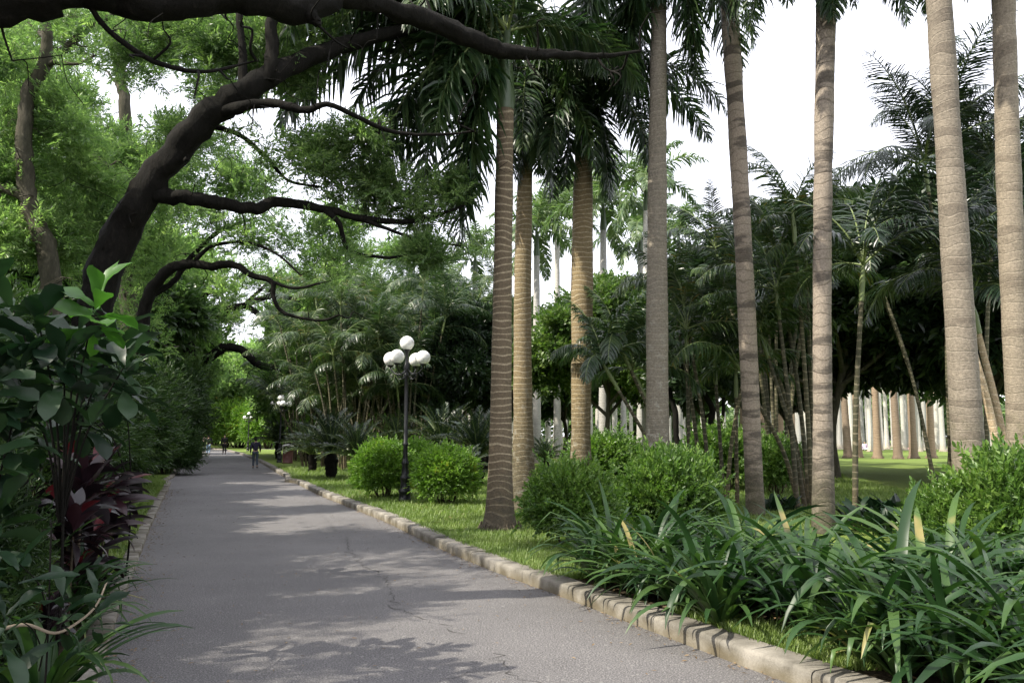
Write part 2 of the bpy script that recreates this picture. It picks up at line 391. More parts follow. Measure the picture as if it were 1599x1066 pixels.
g = Geo(); V, Q = strip(LK - [.02, 0], RK + [.02, 0], 0.0); g.add(V, Q[:, ::-1]); road = tag(put('road', g.mesh('road', M['asphalt'])), kind='structure')
g = Geo(); g.add([(-900, -60, -.06), (900, -60, -.06), (900, 2500, -.06), (-900, 2500, -.06)], [[0, 1, 2, 3]])
tag(put('ground', g.mesh('ground', M['soil'])), kind='structure')
B = np.stack([np.full(len(RK), 300.), RK[:, 1]], 1)
g = Geo(); V, Q = strip(RK + [.12, 0], B, .10); g.add(V, Q); g.add([(-62, 145, .1), (300, 145, .1), (300, 400, .1), (-400, 400, .1)], [[0, 1, 2, 3]])
tag(put('lawn', g.mesh('lawn', M['lawn'])), kind='structure')
B = np.stack([np.full(len(LK), -300.), LK[:, 1]], 1)
g = Geo(); V, Q = strip(B, LK - [.12, 0], .045); g.add(V, Q)
# verge: grass only from about ten metres on; nearer it is bare soil under the plants
tag(put('planting_soil', g.mesh('planting_soil', M['soil'])), kind='structure')
ysel = LK[(LK[:, 1] > 8.8) & (LK[:, 1] < 60)]
g = Geo(); V, Q = strip(ysel - [2.2, 0], ysel - [.12, 0], .05); g.add(V, Q); tag(put('grass_verge', g.mesh('grass_verge', M['lawn'])), kind='structure')
g = Geo(); yy = np.arange(1., 11.5, .5)
A = np.stack([kr(yy) + .2, yy], 1); Bq = np.stack([kr(yy) + .2 + np.interp(yy, [1, 8, 11.4], [9, 5, 2.2]), yy], 1)
V, Q = strip(A, Bq, .104); g.add(V, Q); tag(put('flower_bed_soil', g.mesh('flower_bed_soil', M['soil'])), kind='structure')
g = Geo(); a = gnd(560, 703.5, .1); 
g.add([(-30, 95, .106), (120, 95, .106), (120, 101, .106), (-30, 101, .106)], [[0, 1, 2, 3]]); tag(put('path', g.mesh('path', M['path'])), kind='structure')
# kerbs
def kerb(K, name, prof, stone, side, y1):
    K = K[K[:, 1] < y1]; seg = np.linalg.norm(np.diff(K, axis=0), axis=1); s = np.concatenate([[0], np.cumsum(seg)])
    rng = np.random.default_rng(5); g = Geo(); t = 0.0; prof = np.array(prof)
    while t < s[-1] - stone:
        L = stone * rng.uniform(.9, 1.1); e = t + L - .006
        ts = np.linspace(t, e, 4); c = np.stack([np.interp(ts, s, K[:, 0]), np.interp(ts, s, K[:, 1])], 1)
        d = norm(np.gradient(c, axis=0)); nrm = np.stack([d[:, 1], -d[:, 0]], 1) * side
        jit = rng.normal(0, .003, 2); V = []
        for q in range(4):
            bev = .006 if q in (0, 3) else 0
            for (u, z) in prof: V.append((c[q, 0] + nrm[q, 0] * (u + jit[0]), c[q, 1] + nrm[q, 1] * (u + jit[0]), z * (1 - bev * 4) + (jit[1] if z > .02 else 0)))
        k = len(prof); Q = [[q * k + i, q * k + i + 1, (q + 1) * k + i + 1, (q + 1) * k + i] for q in range(3) for i in range(k - 1)]
        g.add(V, [np.array(Q), ]); g.add(np.array(V)[:k], [np.arange(k)[None]]); g.add(np.array(V)[-k:], [np.arange(k)[::-1][None]])
        t += L
    return tag(put(name, g.mesh(name, M['kerb'])), kind='structure')
kerb(RK, 'kerb', [(0, -.03), (0.002, .10), (.012, .122), (.035, .133), (.24, .136), (.26, .128), (.26, .0)], .85, 1, 140)
kerb(LK, 'brick_edging', [(0, -.03), (0, .06), (.015, .072), (.17, .072), (.185, .06), (.185, 0)], .24, -1, 110)
# cracks
def crack(pts, w, seed):
    rng = np.random.default_rng(seed); P = np.array([gnd(*q)[:2] for q in pts]); out = [P[0]]
    for a, b in zip(P[:-1], P[1:]):
        n = max(2, int(np.linalg.norm(b - a) / .07)); nr = np.array([-(b - a)[1], (b - a)[0]]); nr /= np.linalg.norm(nr)
        for i in range(1, n + 1): out.append(a + (b - a) * i / n + nr * rng.normal(0, .035))
    out = np.array(out); d = norm(np.gradient(out, axis=0)); nr = np.stack([-d[:, 1], d[:, 0]], 1)
    ww = w * .6 * rng.uniform(.1, 1.3, len(out))[:, None]
    return strip(out - nr * ww, out + nr * ww, .004)
g = Geo()
for pts, w, s in [([(540, 838), (545, 858), (560, 872), (570, 885), (590, 893)], .012, 1), ([(590, 893), (606, 910), (612, 928), (615, 945), (640, 960), (690, 975), (720, 990)], .009, 2),
                  ([(770, 1020), (790, 1036), (815, 1060), (830, 1090)], .008, 3), ([(690, 1060), (750, 1050), (800, 1048)], .004, 4), ([(530, 838), (500, 800)], .004, 5), ([(640, 960), (600, 985)], .003, 6)]:
    V, Q = crack(pts, w, s); g.add(V, Q[:, ::-1])
tag(put('road_crack', g.mesh('road_crack', M['crack'])), kind='structure')
# ================================================================== SUN GAPS: leaves left out of the left canopy to shape the sun patches
TG = []
def tg(px, py, r, z=0.0): TG.append((gnd(px, py, z), r))
def tline(a, b, n, r, z=0.0):
    A, Bp = gnd(*a, z), gnd(*b, z)
    for t in np.linspace(0, 1, n): TG.append((A + (Bp - A) * t, r))
tline((640, 812), (860, 838), 6, .8, .1); tline((600, 790), (760, 800), 5, .8, .1); tline((480, 737), (600, 775), 6, 1.2, .1)
tline((760, 860), (900, 880), 3, .35, .1)
tline((600, 1000), (900, 985), 6, .28); tline((850, 970), (1000, 1000), 4, .35); tline((500, 890), (720, 893), 6, .22); tline((290, 922), (520, 930), 5, .16); tline((420, 935), (560, 915), 4, .2)
tline((370, 825), (640, 815), 6, .18); tline((350, 775), (620, 785), 6, .2); tline((420, 798), (640, 800), 5, .22); tline((330, 745), (480, 748), 5, .35); tline((330, 725), (430, 728), 4, .5)
tline((1020, 1040), (1260, 1040), 4, .25); tline((240, 830), (255, 770), 3, .5, .05); tline((1100, 985), (1250, 1020), 3, .25, .1)
for y, z in ((14.4, 1.2), (17.8, 3.2), (17.8, 4.4), (17.8, 5.6)): TG.append((np.array([(.0 if y < 15 else 1.4), y, z]), .55))
for z in (1.2, 2.6, 4.0, 5.2): TG.append((at(820, 500, 18.5) * [1, 1, 0] + [0, 0, z], .4))
TG.append((gnd(597, 778) + [0, 0, 1.2], 1.1)); TG.append((gnd(697, 788) + [0, 0, 1.2], 1.0)); TG.append((gnd(632, 783) + [0, 0, 3.4], .9))
for px in (1100, 1300): TG.append((at(px, 860, 9.0) * [1, 1, 0] + [0, 0, .6], .4))
TG.append((gnd(890, 855) + [0, 0, 1.0], .7)); TG.append((at(1040, 740, 13) , .8)); TG.append((at(1530, 740, 10), .6))
TGP = np.array([t[0] for t in TG]); TGR = np.array([t[1] for t in TG])
def open_to_sun(P, grow=1.0):
    P = np.asarray(P); keep = np.ones(len(P), bool)
    for c, r in zip(TGP, TGR):
        v = c[None] - P; al = v @ SD; d = np.linalg.norm(v - al[:, None] * SD[None], axis=1)
        keep &= ~((d < r * grow) & (al > 1.0))
    return keep
# ================================================================== foliage builder
def foliage(g, blobs, rng, temps, n_sub, n_spray, scale, sub_r=.38, flat=.6, mi=0, gaps=True, updir=.35, dens=None, skeleton=None, hollow=2.4):
    """blobs: (center, radii). Adds sprays; returns list of sub-centres for twigs"""
    subs_all = []
    for bi, (c, r) in enumerate(blobs):
        c = np.asarray(c, float); r = np.asarray(r, float)
        subs = c + ball(rng, n_sub, hollow) * r
        subs_all.append(subs)
        m = np.mean(r)
        P = np.repeat(subs, n_spray, 0); k = len(P)
        P = P + rng.normal(size=(k, 3)) * np.array([1, 1, flat]) * sub_r * m * .55
        D = (P - c) / r * .6 + rng.normal(0, .55, (k, 3)) + np.array([0, 0, updir])
        if gaps:
            kp = open_to_sun(P); P, D = P[kp], D[kp]
        if not len(P): continue
        Mx = basis(D, rng, roll=.7)
        w = rng.integers(0, len(temps), len(P))
        for ti, T in enumerate(temps):
            q = w == ti; scatter(g, T, P[q], Mx[q], scale * rng.uniform(.75, 1.25, q.sum()), mi)
    return subs_all
def twigs(g, nodes, targets, rng, r0, mi=0, droop=.06, wig=.07):
    """grow a twig to every target from the nearest wood already there, so that boughs fork like real ones"""
    nodes = np.asarray(nodes); nr = np.full(len(nodes), r0 * 1.6)
    dd = np.array([np.min(np.linalg.norm(nodes - t, axis=1)) for t in targets]); order = np.argsort(dd)
    for k in order:
        t_ = targets[k]; d = np.linalg.norm(nodes - t_, axis=1); q = np.argmin(d + 0.0); s = nodes[q]; L = d[q]
        if L < .03: continue
        n = 3 + int(L > .5) * 2; t = np.linspace(0, 1, n)[:, None]; P = s + (t_ - s) * t
        P[1:-1] += rng.normal(0, wig * L, (n - 2, 3)); P[:, 2] += np.sin(t[:, 0] * math.pi) * droop * L
        C = catmull(P, 3); ra = min(r0 * (.6 + .5 * L), nr[q] * .85)
        rr = np.linspace(ra, max(.004, ra * .45), len(C)); tube(g, C, rr, 5, mi=mi, cap=False)
        nodes = np.vstack([nodes, C[1:]]); nr = np.concatenate([nr, rr[1:]])
def limb_path(pts, Y, jit=0, rng=None):
    """pts: (px, py, width px[, depth offset]) -> world points + radii"""
    P, r = [], []
    for q in pts:
        yy = Y + (q[3] if len(q) > 3 else 0); P.append(at(q[0], q[1], yy)); r.append(px2m(q[2], yy) / 2)
    return np.array(P), np.array(r)
def limb(g, pts, Y, rng, sides=12, rough=.05, wig=.0):
    P, r = limb_path(pts, Y); n = 6
    C = catmull(P, n); rr = np.interp(np.linspace(0, len(r) - 1, len(C)), np.arange(len(r)), r)
    if wig: C[1:-1] += rng.normal(0, wig, (len(C) - 2, 3)) * rr[1:-1, None]
    k = np.arange(len(C)); rr = rr * (1 + .03 * np.interp(k / 5.0, np.arange(len(C) // 3 + 2), rng.normal(0, 1, len(C) // 3 + 2)) * (k > 1))
    tube(g, C, rr, sides, rough, rng); return C
def pxblob(px, py=0, Y=0, rx=0, ry=0, rd=None):
    if not np.isscalar(px): return (np.array(px[:3], float), np.array(px[3:], float))
    return (at(px, py, Y), np.array([px2m(rx, Y), px2m(rd or rx, Y) * .8, px2m(ry, Y)]))
def fine_tree(label, Y, limbs, blobs, seed, mat='fine', n_sub=14, n_spray=24, scale=.30, group=None, barkm='bark', temps=FINE, gaps=True, twr=.018, sub_r=.42, name='broadleaf_tree'):
    rng = np.random.default_rng(seed); g = Geo(); nodes = []
    for L in limbs:
        pts = L; C = limb(g, pts, Y, rng, 18 if pts[0][2] > 25 else 9, .075, .10); nodes.append(C)
    allp = np.concatenate(nodes)
    base = allp[np.argmin(allp[:, 2])] * [1, 1, 0]
    bl = [pxblob(*b) for b in blobs]
    fg = Geo(); subs = foliage(fg, bl, rng, temps, n_sub, n_spray, scale, sub_r, gaps=gaps)
    tg_ = np.concatenate([np.concatenate([c + (ss[:6] - c) * .35, ss]) for (c, r), ss in zip(bl, subs)])
    bare = []
    for q in allp[rng.integers(0, len(allp), 60)]:
        if q[2] > 3: bare.append(q + norm(rng.normal(size=(1, 3)) * [1, 1, .7])[0] * rng.uniform(.55, 1.4) * (Y / 12) ** .7)
    tg_ = np.vstack([tg_, np.array(bare)]) if bare else tg_
    twigs(g, allp, tg_, rng, twr, wig=.11)
    t = thing(name, label, 'tree', base, group=group)
    for gg in (g, fg):
        for i in range(len(gg.V)): gg.V[i] = gg.V[i] - base
    put('trunk', g.mesh('trunk', M[barkm]), t); put('crown', fg.mesh('crown', M[mat]), t)
    return t
# ================================================================== LEFT TREES
# A: big dark leaning tree
fine_tree('thick dark trunk on the left leaning out over the path with long crooked boughs', 11.5, [
    [(112, 868, 74), (118, 760, 64), (130, 620, 58), (156, 450, 54), (192, 360, 50), (248, 270, 47), (322, 188, 44), (402, 130, 38), (470, 95, 29, .5), (560, 65, 24, 1), (640, 45, 18, 1.6), (720, 20, 12, 2)],
    [(238, 306, 26), (300, 310, 22), (350, 319, 20, .3), (400, 326, 18, .5), (430, 315, 16, .8), (500, 325, 14, 1), (560, 340, 11, 1.2), (640, 345, 8, 1.5), (700, 330, 5, 1.6), (730, 318, 3, 1.8)],
    [(505, 326, 9, 1), (530, 350, 8, 1), (545, 390, 6, 1.2), (600, 402, 5, 1.3), (640, 398, 3, 1.4)],
    [(560, 340, 8, 1.2), (600, 356, 6, 1.3), (650, 372, 5, 1.4), (720, 384, 3, 1.5)],
    [(340, 178, 24), (375, 168, 20, -.2), (420, 160, 15, -.3), (450, 166, 14, -.4), (480, 172, 12, -.4), (520, 165, 9, -.4), (610, 205, 7, .2), (690, 210, 5, .5), (740, 205, 3, .6)],
    [(415, 130, 26), (424, 90, 22), (425, 40, 19), (436, -30, 16), (450, -120, 12)],
    [(378, 150, 18), (380, 100, 14), (376, 50, 12), (368, -30, 9)],
    [(330, 195, 10, .3), (380, 215, 8, .5), (420, 250, 7, .7), (450, 282, 5, .8), (500, 292, 4, 1)],
    [(290, 250, 8, -.1), (294, 246, 8, -.4)],
], [(250, 40, 12.6, 50, 30), (350, 110, 12.4, 50, 30), (460, 110, 12.5, 44, 26), (500, 240, 13, 50, 26), (300, 60, 12, 80, 38), (400, 70, 12.2, 70, 40), (480, 55, 12.6, 60, 36), (210, 95, 12.5, 60, 40), (440, 250, 12.3, 70, 42), (520, 290, 12.7, 60, 34), (600, 290, 13, 60, 34), (650, 320, 13.2, 50, 28),
    (430, 375, 12.3, 60, 34), (360, 250, 12, 60, 44), (290, 150, 12, 50, 30), (560, 215, 12.4, 50, 26), (510, 410, 12.6, 40, 24), (250, 220, 12.8, 60, 40), (670, 400, 13, 30, 16), (340, 350, 12.6, 60, 34), (720, 300, 13.4, 30, 24), (210, 270, 12.8, 50, 60)], 11, n_sub=20, n_spray=15, scale=.25, sub_r=.5, twr=.016)
# B: overhead bough of a tree standing outside the frame
fine_tree('huge dark bough arching overhead across the top left of the view', 6.6, [
    [(-1000, 1400, 150, -1.5), (-1050, 900, 130, -1), (-900, 400, 110, -.6), (-560, 140, 92, -.2), (-250, 30, 84, 0), (0, -2, 78, .2), (120, -22, 74, .4), (250, -2, 66, .8), (370, -6, 62, 1.2), (470, 10, 52, 1.6), (530, -2, 38, 2), (600, 10, 32, 2.4), (680, 38, 32, 2.8), (760, 72, 28, 3.2), (820, 83, 20, 3.4), (880, 86, 14, 3.7), (940, 88, 9, 4.0), (1000, 80, 4, 4.2)],
    [(470, 10, 40, 1.6), (490, 30, 20, 1.6), (497, 40, 10, 1.6)],
    [(140, 10, 10, .5), (180, 58, 9, .7), (250, 100, 8, .9), (320, 112, 6, 1), (380, 100, 4, 1.2), (400, 95, 3, 1.2)],
    [(-560, 140, 50, 0), (-700, -300, 40, 2), (-650, -900, 26, 4)],
], [(-350, 60, 6.5, 180, 130), (-560, -40, 7.5, 240, 160), (-300, -330, 8, 260, 150), (-800, 100, 7, 240, 200), (-620, -420, 9, 260, 160), (-30, -330, 8, 200, 130), (-450, 330, 8, 160, 120), (-950, -250, 8, 250, 200), (-200, -700, 8, 300, 160), (-700, -900, 9, 400, 200)], 12, n_sub=26, n_spray=26, scale=.3, twr=.02)
# unseen tree added beside it, further out of frame, to shade the road
fine_tree('unseen spreading tree added left of the path to shade the road', 9.5, [
    [(-420, 960, 60), (-440, 600, 54), (-420, 300, 46), (-380, 60, 36), (-330, -160, 24)], [(-420, 300, 30), (-300, 100, 22, 1), (-180, -60, 12, 1.5)], [(-430, 420, 30), (-600, 160, 24, 1), (-800, -60, 14, 1)]],
    [(-330, 180, 9.5, 170, 120), (-520, 60, 9.8, 200, 130), (-250, -60, 10.5, 170, 120), (-750, 0, 10, 200, 150), (-420, -220, 10, 260, 150), (-640, 260, 10, 180, 110), (-150, 120, 11, 110, 90), (-60, -150, 11, 150, 90), ((-11, 5, 7.4, 2, 2, 1),), ((-9, 3, 6.4, 2, 2, 1),), ((-12.5, 8, 8, 2, 2, 1.2),), ((-8.5, 6.5, 6.6, 1.5, 1.6, .9),), ((-10, 1, 7.4, 2, 2, 1),), ((-7, 1.5, 6.5, 1.6, 1.6, .8),)], 13, n_sub=26, n_spray=24, scale=.32)
# C: crooked trunk at the left edge
fine_tree('crooked slim trunk climbing at the far left edge with light green crown', 16, [
    [(84, 790, 40), (82, 600, 36), (76, 410, 32), (56, 350, 28), (42, 295, 24), (38, 240, 25), (42, 160, 22), (66, 105, 20), (74, 60, 17), (70, 5, 13), (66, -80, 8)],
    [(50, 315, 18), (25, 302, 15), (-10, 290, 12)], [(66, 105, 11), (84, 98, 9), (120, 100, 5), (150, 86, 3)], [(40, 200, 12, .3), (20, 180, 9, .5), (-20, 165, 7, .6)], [(72, 62, 8), (40, 30, 6, .5), (0, 10, 4, 1)]],
    [(60, 55, 16, 70, 44), (10, 90, 16, 60, 44), (120, 110, 16.4, 50, 40), (-10, 200, 16.2, 50, 50), (100, 195, 16.5, 55, 45), (20, 280, 16.6, 60, 40), (120, 280, 17, 60, 44), (60, 380, 16.6, 60, 36), (160, 190, 17, 44, 30), (0, 360, 16, 60, 44), (110, 30, 16, 50, 36), (150, 350, 17, 50, 44)], 14, n_sub=18, n_spray=24, scale=.33, barkm='bark_mid', mat='fine_far', sub_r=.5)
fine_tree('tree with a dense fine leaved crown high behind the crooked trunk at the far left', 21, [
    [(-40, 770, 34), (-30, 500, 28), (-10, 300, 22), (40, 150, 16), (120, 60, 11), (200, 10, 7)], [(-10, 300, 14), (-60, 150, 10), (-40, 30, 6)], [(20, 200, 10), (100, 210, 8), (170, 260, 6)]],
    [(30, 40, 21, 80, 50), (110, 60, 21, 70, 40), (250, 75, 22, 60, 34), (0, 140, 21, 70, 56), (90, 230, 21.5, 70, 50), (170, 250, 22, 50, 40), (30, 250, 21, 80, 56), (250, 270, 22, 60, 44), (300, 230, 22.5, 50, 40), (10, 350, 21, 80, 60), (130, 350, 22, 80, 50), (380, 60, 22, 50, 36), (320, 30, 22, 60, 30), (340, 140, 22.5, 40, 26), (380, 280, 22.5, 50, 26), (540, 350, 23, 40, 20)], 18, n_sub=18, n_spray=24, scale=.34, barkm='bark_mid', mat='fine_far', twr=.022, gaps=False, sub_r=.5)
# pale bare trunk behind
fine_tree('pale straight trunk with snapped side stubs standing high in the sky gap', 26, [
    [(205, 770, 30), (200, 500, 26), (197, 300, 22), (194, 160, 18), (188, 130, 15), (190, 90, 13), (186, 40, 9)], [(190, 132, 6), (178, 126, 5), (168, 112, 3)], [(194, 128, 6), (198, 122, 5), (198, 112, 4)]],
    [(190, 250, 26, 60, 50), (150, 330, 26, 60, 50), (240, 320, 26, 60, 50), (190, 30, 27, 40, 26), (80, 300, 27, 70, 60), (90, 160, 27, 60, 40), (20, 100, 27, 70, 60), (230, 400, 27, 60, 50), (230, 60, 27, 40, 30)], 15, n_sub=24, n_spray=26, scale=.45, barkm='bark_mid', mat='fine_far', twr=.03, gaps=False, sub_r=.5)
# D: middle tree bending over path
fine_tree('bent tree behind the leaning trunk whose bough dips over the middle of the path', 22, [
    [(208, 772, 28), (212, 640, 24), (220, 520, 21), (232, 462, 19), (262, 422, 17), (300, 412, 14), (330, 416, 13), (362, 412, 12), (395, 430, 10), (424, 440, 8), (428, 466, 7), (446, 490, 5), (500, 500, 4), (530, 492, 3)],
    [(234, 462, 12), (270, 440, 9, .5), (300, 400, 8, .8), (345, 360, 6, 1), (400, 340, 4, 1.5)], [(424, 440, 6), (460, 450, 5), (500, 442, 3)], [(300, 412, 8), (330, 385, 6), (380, 378, 5), (430, 395, 4), (470, 430, 3)]],
    [(250, 350, 22, 80, 50), (340, 350, 22.3, 70, 44), (400, 375, 22.5, 50, 28), (330, 455, 22, 46, 20), (480, 385, 23, 50, 26), (250, 430, 23, 60, 50), (210, 500, 22.6, 60, 60), (200, 400, 23, 60, 60), (530, 420, 23, 50, 34), (300, 290, 23, 70, 40), (400, 300, 23.5, 60, 40)], 16, n_sub=15, n_spray=14, scale=.34, mat='fine_far', twr=.02, sub_r=.5)
# E: farther tree with forked boughs and a low arched limb
fine_tree('forked tree further along with a low arched bough ending in a cut stub', 56, [
    [(276, 718, 26), (284, 660, 24), (292, 600, 21), (297, 560, 17), (297, 520, 15), (315, 500, 13), (345, 486, 12), (380, 477, 10), (425, 462, 8), (470, 470, 5), (510, 478, 3)],
    [(384, 478, 9), (420, 500, 9), (450, 510, 9), (480, 513, 8), (512, 530, 7), (560, 545, 5), (600, 560, 3)],
    [(290, 578, 17), (328, 556, 15), (350, 543, 14), (375, 545, 13), (395, 562, 12), (410, 571, 12), (437, 576, 10)],
    [(297, 520, 10), (285, 490, 8), (300, 470, 7), (335, 455, 5)], [(380, 477, 6), (420, 440, 5), (440, 420, 4)], [(425, 462, 5), (440, 488, 4), (455, 492, 3), (470, 480, 2)]],
    [(330, 500, 56, 60, 28), (420, 440, 56, 60, 26), (500, 445, 56, 60, 34), (570, 430, 56, 60, 40), (340, 430, 56, 60, 30), (240, 540, 56, 44, 40), (480, 530, 56, 46, 22), (610, 470, 56, 50, 34), (245, 600, 56, 34, 40), (640, 400, 56, 40, 26), (540, 480, 56, 50, 28)], 17, n_sub=20, n_spray=16, scale=.75, twr=.04, sub_r=.5)
# ================================================================== shared tree variants for the background
def tree_variant(seed, mat, barkm='bark_mid', temps=BROAD, H=8.0, n_sub=46, n_spray=40, scale=.55, nb=9, low=.28):
    rng = np.random.default_rng(seed); g = Geo(); fg = Geo(); bl = []
    P = catmull([[0, 0, 0], [rng.normal(0, .1), rng.normal(0, .1), H * .2], [rng.normal(0, .3), rng.normal(0, .3), H * .5], [0, 0, H * .8]], 6)
    tube(g, P, np.linspace(.13, .05, len(P)), 9, .06, rng)
    for i in range(nb):
        a = i * 2.4 + rng.uniform(0, .5); zz = H * (low + (1 - low - .12) * ((i + .5) / nb)); rr = H * .27 * math.sin(math.pi * min(1, .28 + .62 * (i + .5) / nb)) * rng.uniform(.85, 1.2)
        c = np.array([rr * math.cos(a), rr * math.sin(a), zz]); rad = H * rng.uniform(.15, .21)
        bl.append((c, np.array([rad, rad, rad * .72])))
        s = P[int((len(P) - 1) * min(.95, zz / (H * .8) * .7))]; C = catmull([s, (s + c) / 2 + rng.normal(0, .15, 3), c], 4); tube(g, C, np.linspace(.08, .03, len(C)), 6, cap=False)
    bl.append((np.array([0, 0, H * .84]), np.array([H * .18, H * .18, H * .13])))
    subs = foliage(fg, bl, rng, temps, n_sub, n_spray, scale, .34, gaps=False)
    return g.mesh('trunk', M[barkm]), fg.mesh('crown', M[mat])
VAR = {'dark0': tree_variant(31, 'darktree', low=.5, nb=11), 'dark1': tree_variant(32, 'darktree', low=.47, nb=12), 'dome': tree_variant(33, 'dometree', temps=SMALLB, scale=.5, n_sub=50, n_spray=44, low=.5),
       'mid0': tree_variant(34, 'hedge', n_spray=30, low=.42), 'mid1': tree_variant(35, 'fine_far', temps=SMALLB, scale=.6, n_spray=30)}
def place_tree(v, px, Y, H, label, group=None, rz=0, sx=1.0, name='broadleaf_tree'):
    s = H / 8.0; p = np.array([(px - 799.5) / F * Y * 1.0, Y, .05])
    t = thing(name, label, 'tree', p, rz, group, (s * sx, s * sx, s))
    put('trunk', VAR[v][0], t); put('crown', VAR[v][1], t); return t
# dark trees at right
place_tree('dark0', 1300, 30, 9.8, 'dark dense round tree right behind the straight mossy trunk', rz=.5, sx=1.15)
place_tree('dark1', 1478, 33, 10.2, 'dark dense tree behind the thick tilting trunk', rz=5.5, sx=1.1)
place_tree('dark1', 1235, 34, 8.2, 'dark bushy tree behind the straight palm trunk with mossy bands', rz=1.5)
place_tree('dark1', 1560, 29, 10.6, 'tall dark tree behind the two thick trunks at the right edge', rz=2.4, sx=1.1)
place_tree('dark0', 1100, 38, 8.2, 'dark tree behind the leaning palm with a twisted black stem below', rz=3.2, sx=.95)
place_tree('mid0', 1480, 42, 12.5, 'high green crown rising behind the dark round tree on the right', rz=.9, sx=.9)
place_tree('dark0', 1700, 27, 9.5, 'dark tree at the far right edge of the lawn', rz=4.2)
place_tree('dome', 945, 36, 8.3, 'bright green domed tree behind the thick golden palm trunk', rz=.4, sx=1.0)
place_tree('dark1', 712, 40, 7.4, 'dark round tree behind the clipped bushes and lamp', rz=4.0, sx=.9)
MIDT = [('mid1', 500, 78, 12, .3, 'leafy tree behind the tall cane clumps nearest the bend'), ('mid1', 520, 66, 14, 1.2, 'light green tree rising over the cane clumps under the forked boughs'), ('mid0', 610, 64, 13, 2.2, 'green tree above the nearest street lamp behind the canes'),
        ('mid1', 700, 70, 14, 3.1, 'pale green tree behind the dark round tree'), ('mid0', 790, 74, 13, 4.4, 'green tree behind the two close palm trunks'), ('mid1', 355, 125, 15, 5, 'bright tree at the bend of the path behind the walkers'), ('mid1', 400, 110, 14, .7, 'light tree behind the third street lamp'), ('mid1', 300, 122, 16, 2.7, 'tree closing the end of the path beside the hedge'), ('mid1', 215, 104, 17, 1.7, 'tall pale tree far behind the left hedge'),
        ('mid1', 180, 60, 17, 2.0, 'tall light green tree far behind the leaning trunk'), ('mid1', 60, 50, 17, 3.0, 'tall light green tree far behind the crooked trunk'), ('mid0', 120, 40, 12, 5.0, 'green tree behind the left undergrowth'), ('mid1', 195, 56, 11.5, 1.0, 'green tree behind the bent tree on the left'), ('mid1', -60, 40, 15, 1.0, 'light green tree beyond the left edge'), ('mid0', 20, 30, 8.5, 3.9, 'mid green tree low behind the big leaved shrub'),
        ('mid0', 1010, 60, 11.5, .2, 'leafy tree far behind the grey mottled palm'), ('mid0', 880, 66, 11, 1.9, 'tree far behind the tall pale palm trunk')]
for v, px, Y, H, rz, lab in MIDT: place_tree(v, px, Y, H, lab, rz=rz)
# far wood
rng = np.random.default_rng(55); g = Geo()
for i in range(150):
    x = rng.uniform(-130, 150); y = rng.uniform(118, 165); h = rng.uniform(5, 13)
    if x < -38 and y < 142: continue
    P = np.array([x, y, 0]) + ball(rng, 260, 2) * np.array([6, 4, h / 2]) + [0, 0, h / 2 + .5]
    Mx = basis(rng.normal(size=(260, 3)) + [0, 0, .3], rng); scatter(g, BROAD[i % 4], P, Mx, 1.7)
tag(put('far_wood', g.mesh('far_wood', M['farwood'])), 'soft green mass of far woodland closing the view behind the palm grove', 'woodland', kind='stuff')
# ================================================================== LEFT HEDGE SHRUBS
def bush_variant(seed, mat, temps, scale, n_sub=60, n_spray=44, stems=9, r=(1, 1, .8), zc=1.0, sub_r=.3, tight=False):
    rng = np.random.default_rng(seed); g = Geo(); fg = Geo()
    c = np.array([0, 0, zc]); rad = np.array(r)
    v = norm(rng.normal(size=(n_sub, 3)))
    if tight:
        k_ = np.arange(n_sub) + .5; ph_ = np.arccos(1 - 2 * k_ / n_sub); th_ = k_ * 2.39996 * 1.0; v = np.stack([np.cos(th_) * np.sin(ph_), np.sin(th_) * np.sin(ph_), np.cos(ph_)], 1)
    v[:, 2] = np.where(v[:, 2] < -.55, -v[:, 2], v[:, 2])
    subs = c + v * rad * rng.uniform(.86 if tight else .62, 1.0, (n_sub, 1)); P = np.repeat(subs, n_spray, 0); k = len(P)
    P = P + rng.normal(size=(k, 3)) * sub_r * .42
    P = P[P[:, 2] > (.3 if seed == 45 else .12)]; D = (P - c) / rad + rng.normal(0, .5, P.shape) + [0, 0, .35]
    Mx = basis(D, rng, roll=.7); w = rng.integers(0, len(temps), len(P))
    for ti, T in enumerate(temps): q = w == ti; scatter(fg, T, P[q], Mx[q], scale * rng.uniform(.7, 1.25, q.sum()))
    for i in range(stems):
        a = rng.uniform(0, 6.28); b = rng.uniform(.02, .1); e = subs[rng.integers(0, n_sub)]
        C = catmull([[b * math.cos(a), b * math.sin(a), -.03], [b * 2.2 * math.cos(a), b * 2.2 * math.sin(a), zc * .35], (e + c) / 2, e], 4)
        tube(g, C, np.linspace(.022, .006, len(C)) * max(1, r[0]), 6, cap=False)
    return g.mesh('stems', M['stem']), fg.mesh('foliage', M[mat])
BV = {'hedge0': bush_variant(41, 'hedge', BROAD, .15, 90, 110, zc=1.0, r=(1, 1, .95)), 'hedge1': bush_variant(42, 'hedge', FINE, .22, 90, 110, zc=1.0, r=(1, 1, .95)),
      'bush0': bush_variant(43, 'bush', SMALLB, .125, 130, 55, zc=.6, r=(.58, .58, .5), sub_r=.2, tight=True), 'bush1': bush_variant(44, 'bush', SMALLB, .125, 130, 55, zc=.6, r=(.58, .58, .48), sub_r=.22, tight=True),
      'bushd': bush_variant(45, 'bush_dark', SMALLB, .19, 80, 40, zc=.6, r=(.6, .6, .4)), 'bushw': bush_variant(46, 'bush_dark', SMALLB, .19, 80, 40, zc=.42, r=(.74, .66, .36)),
      'hedgeb': bush_variant(47, 'hedge', FINE, .24, 90, 60, zc=.7, r=(.8, .8, .65))}
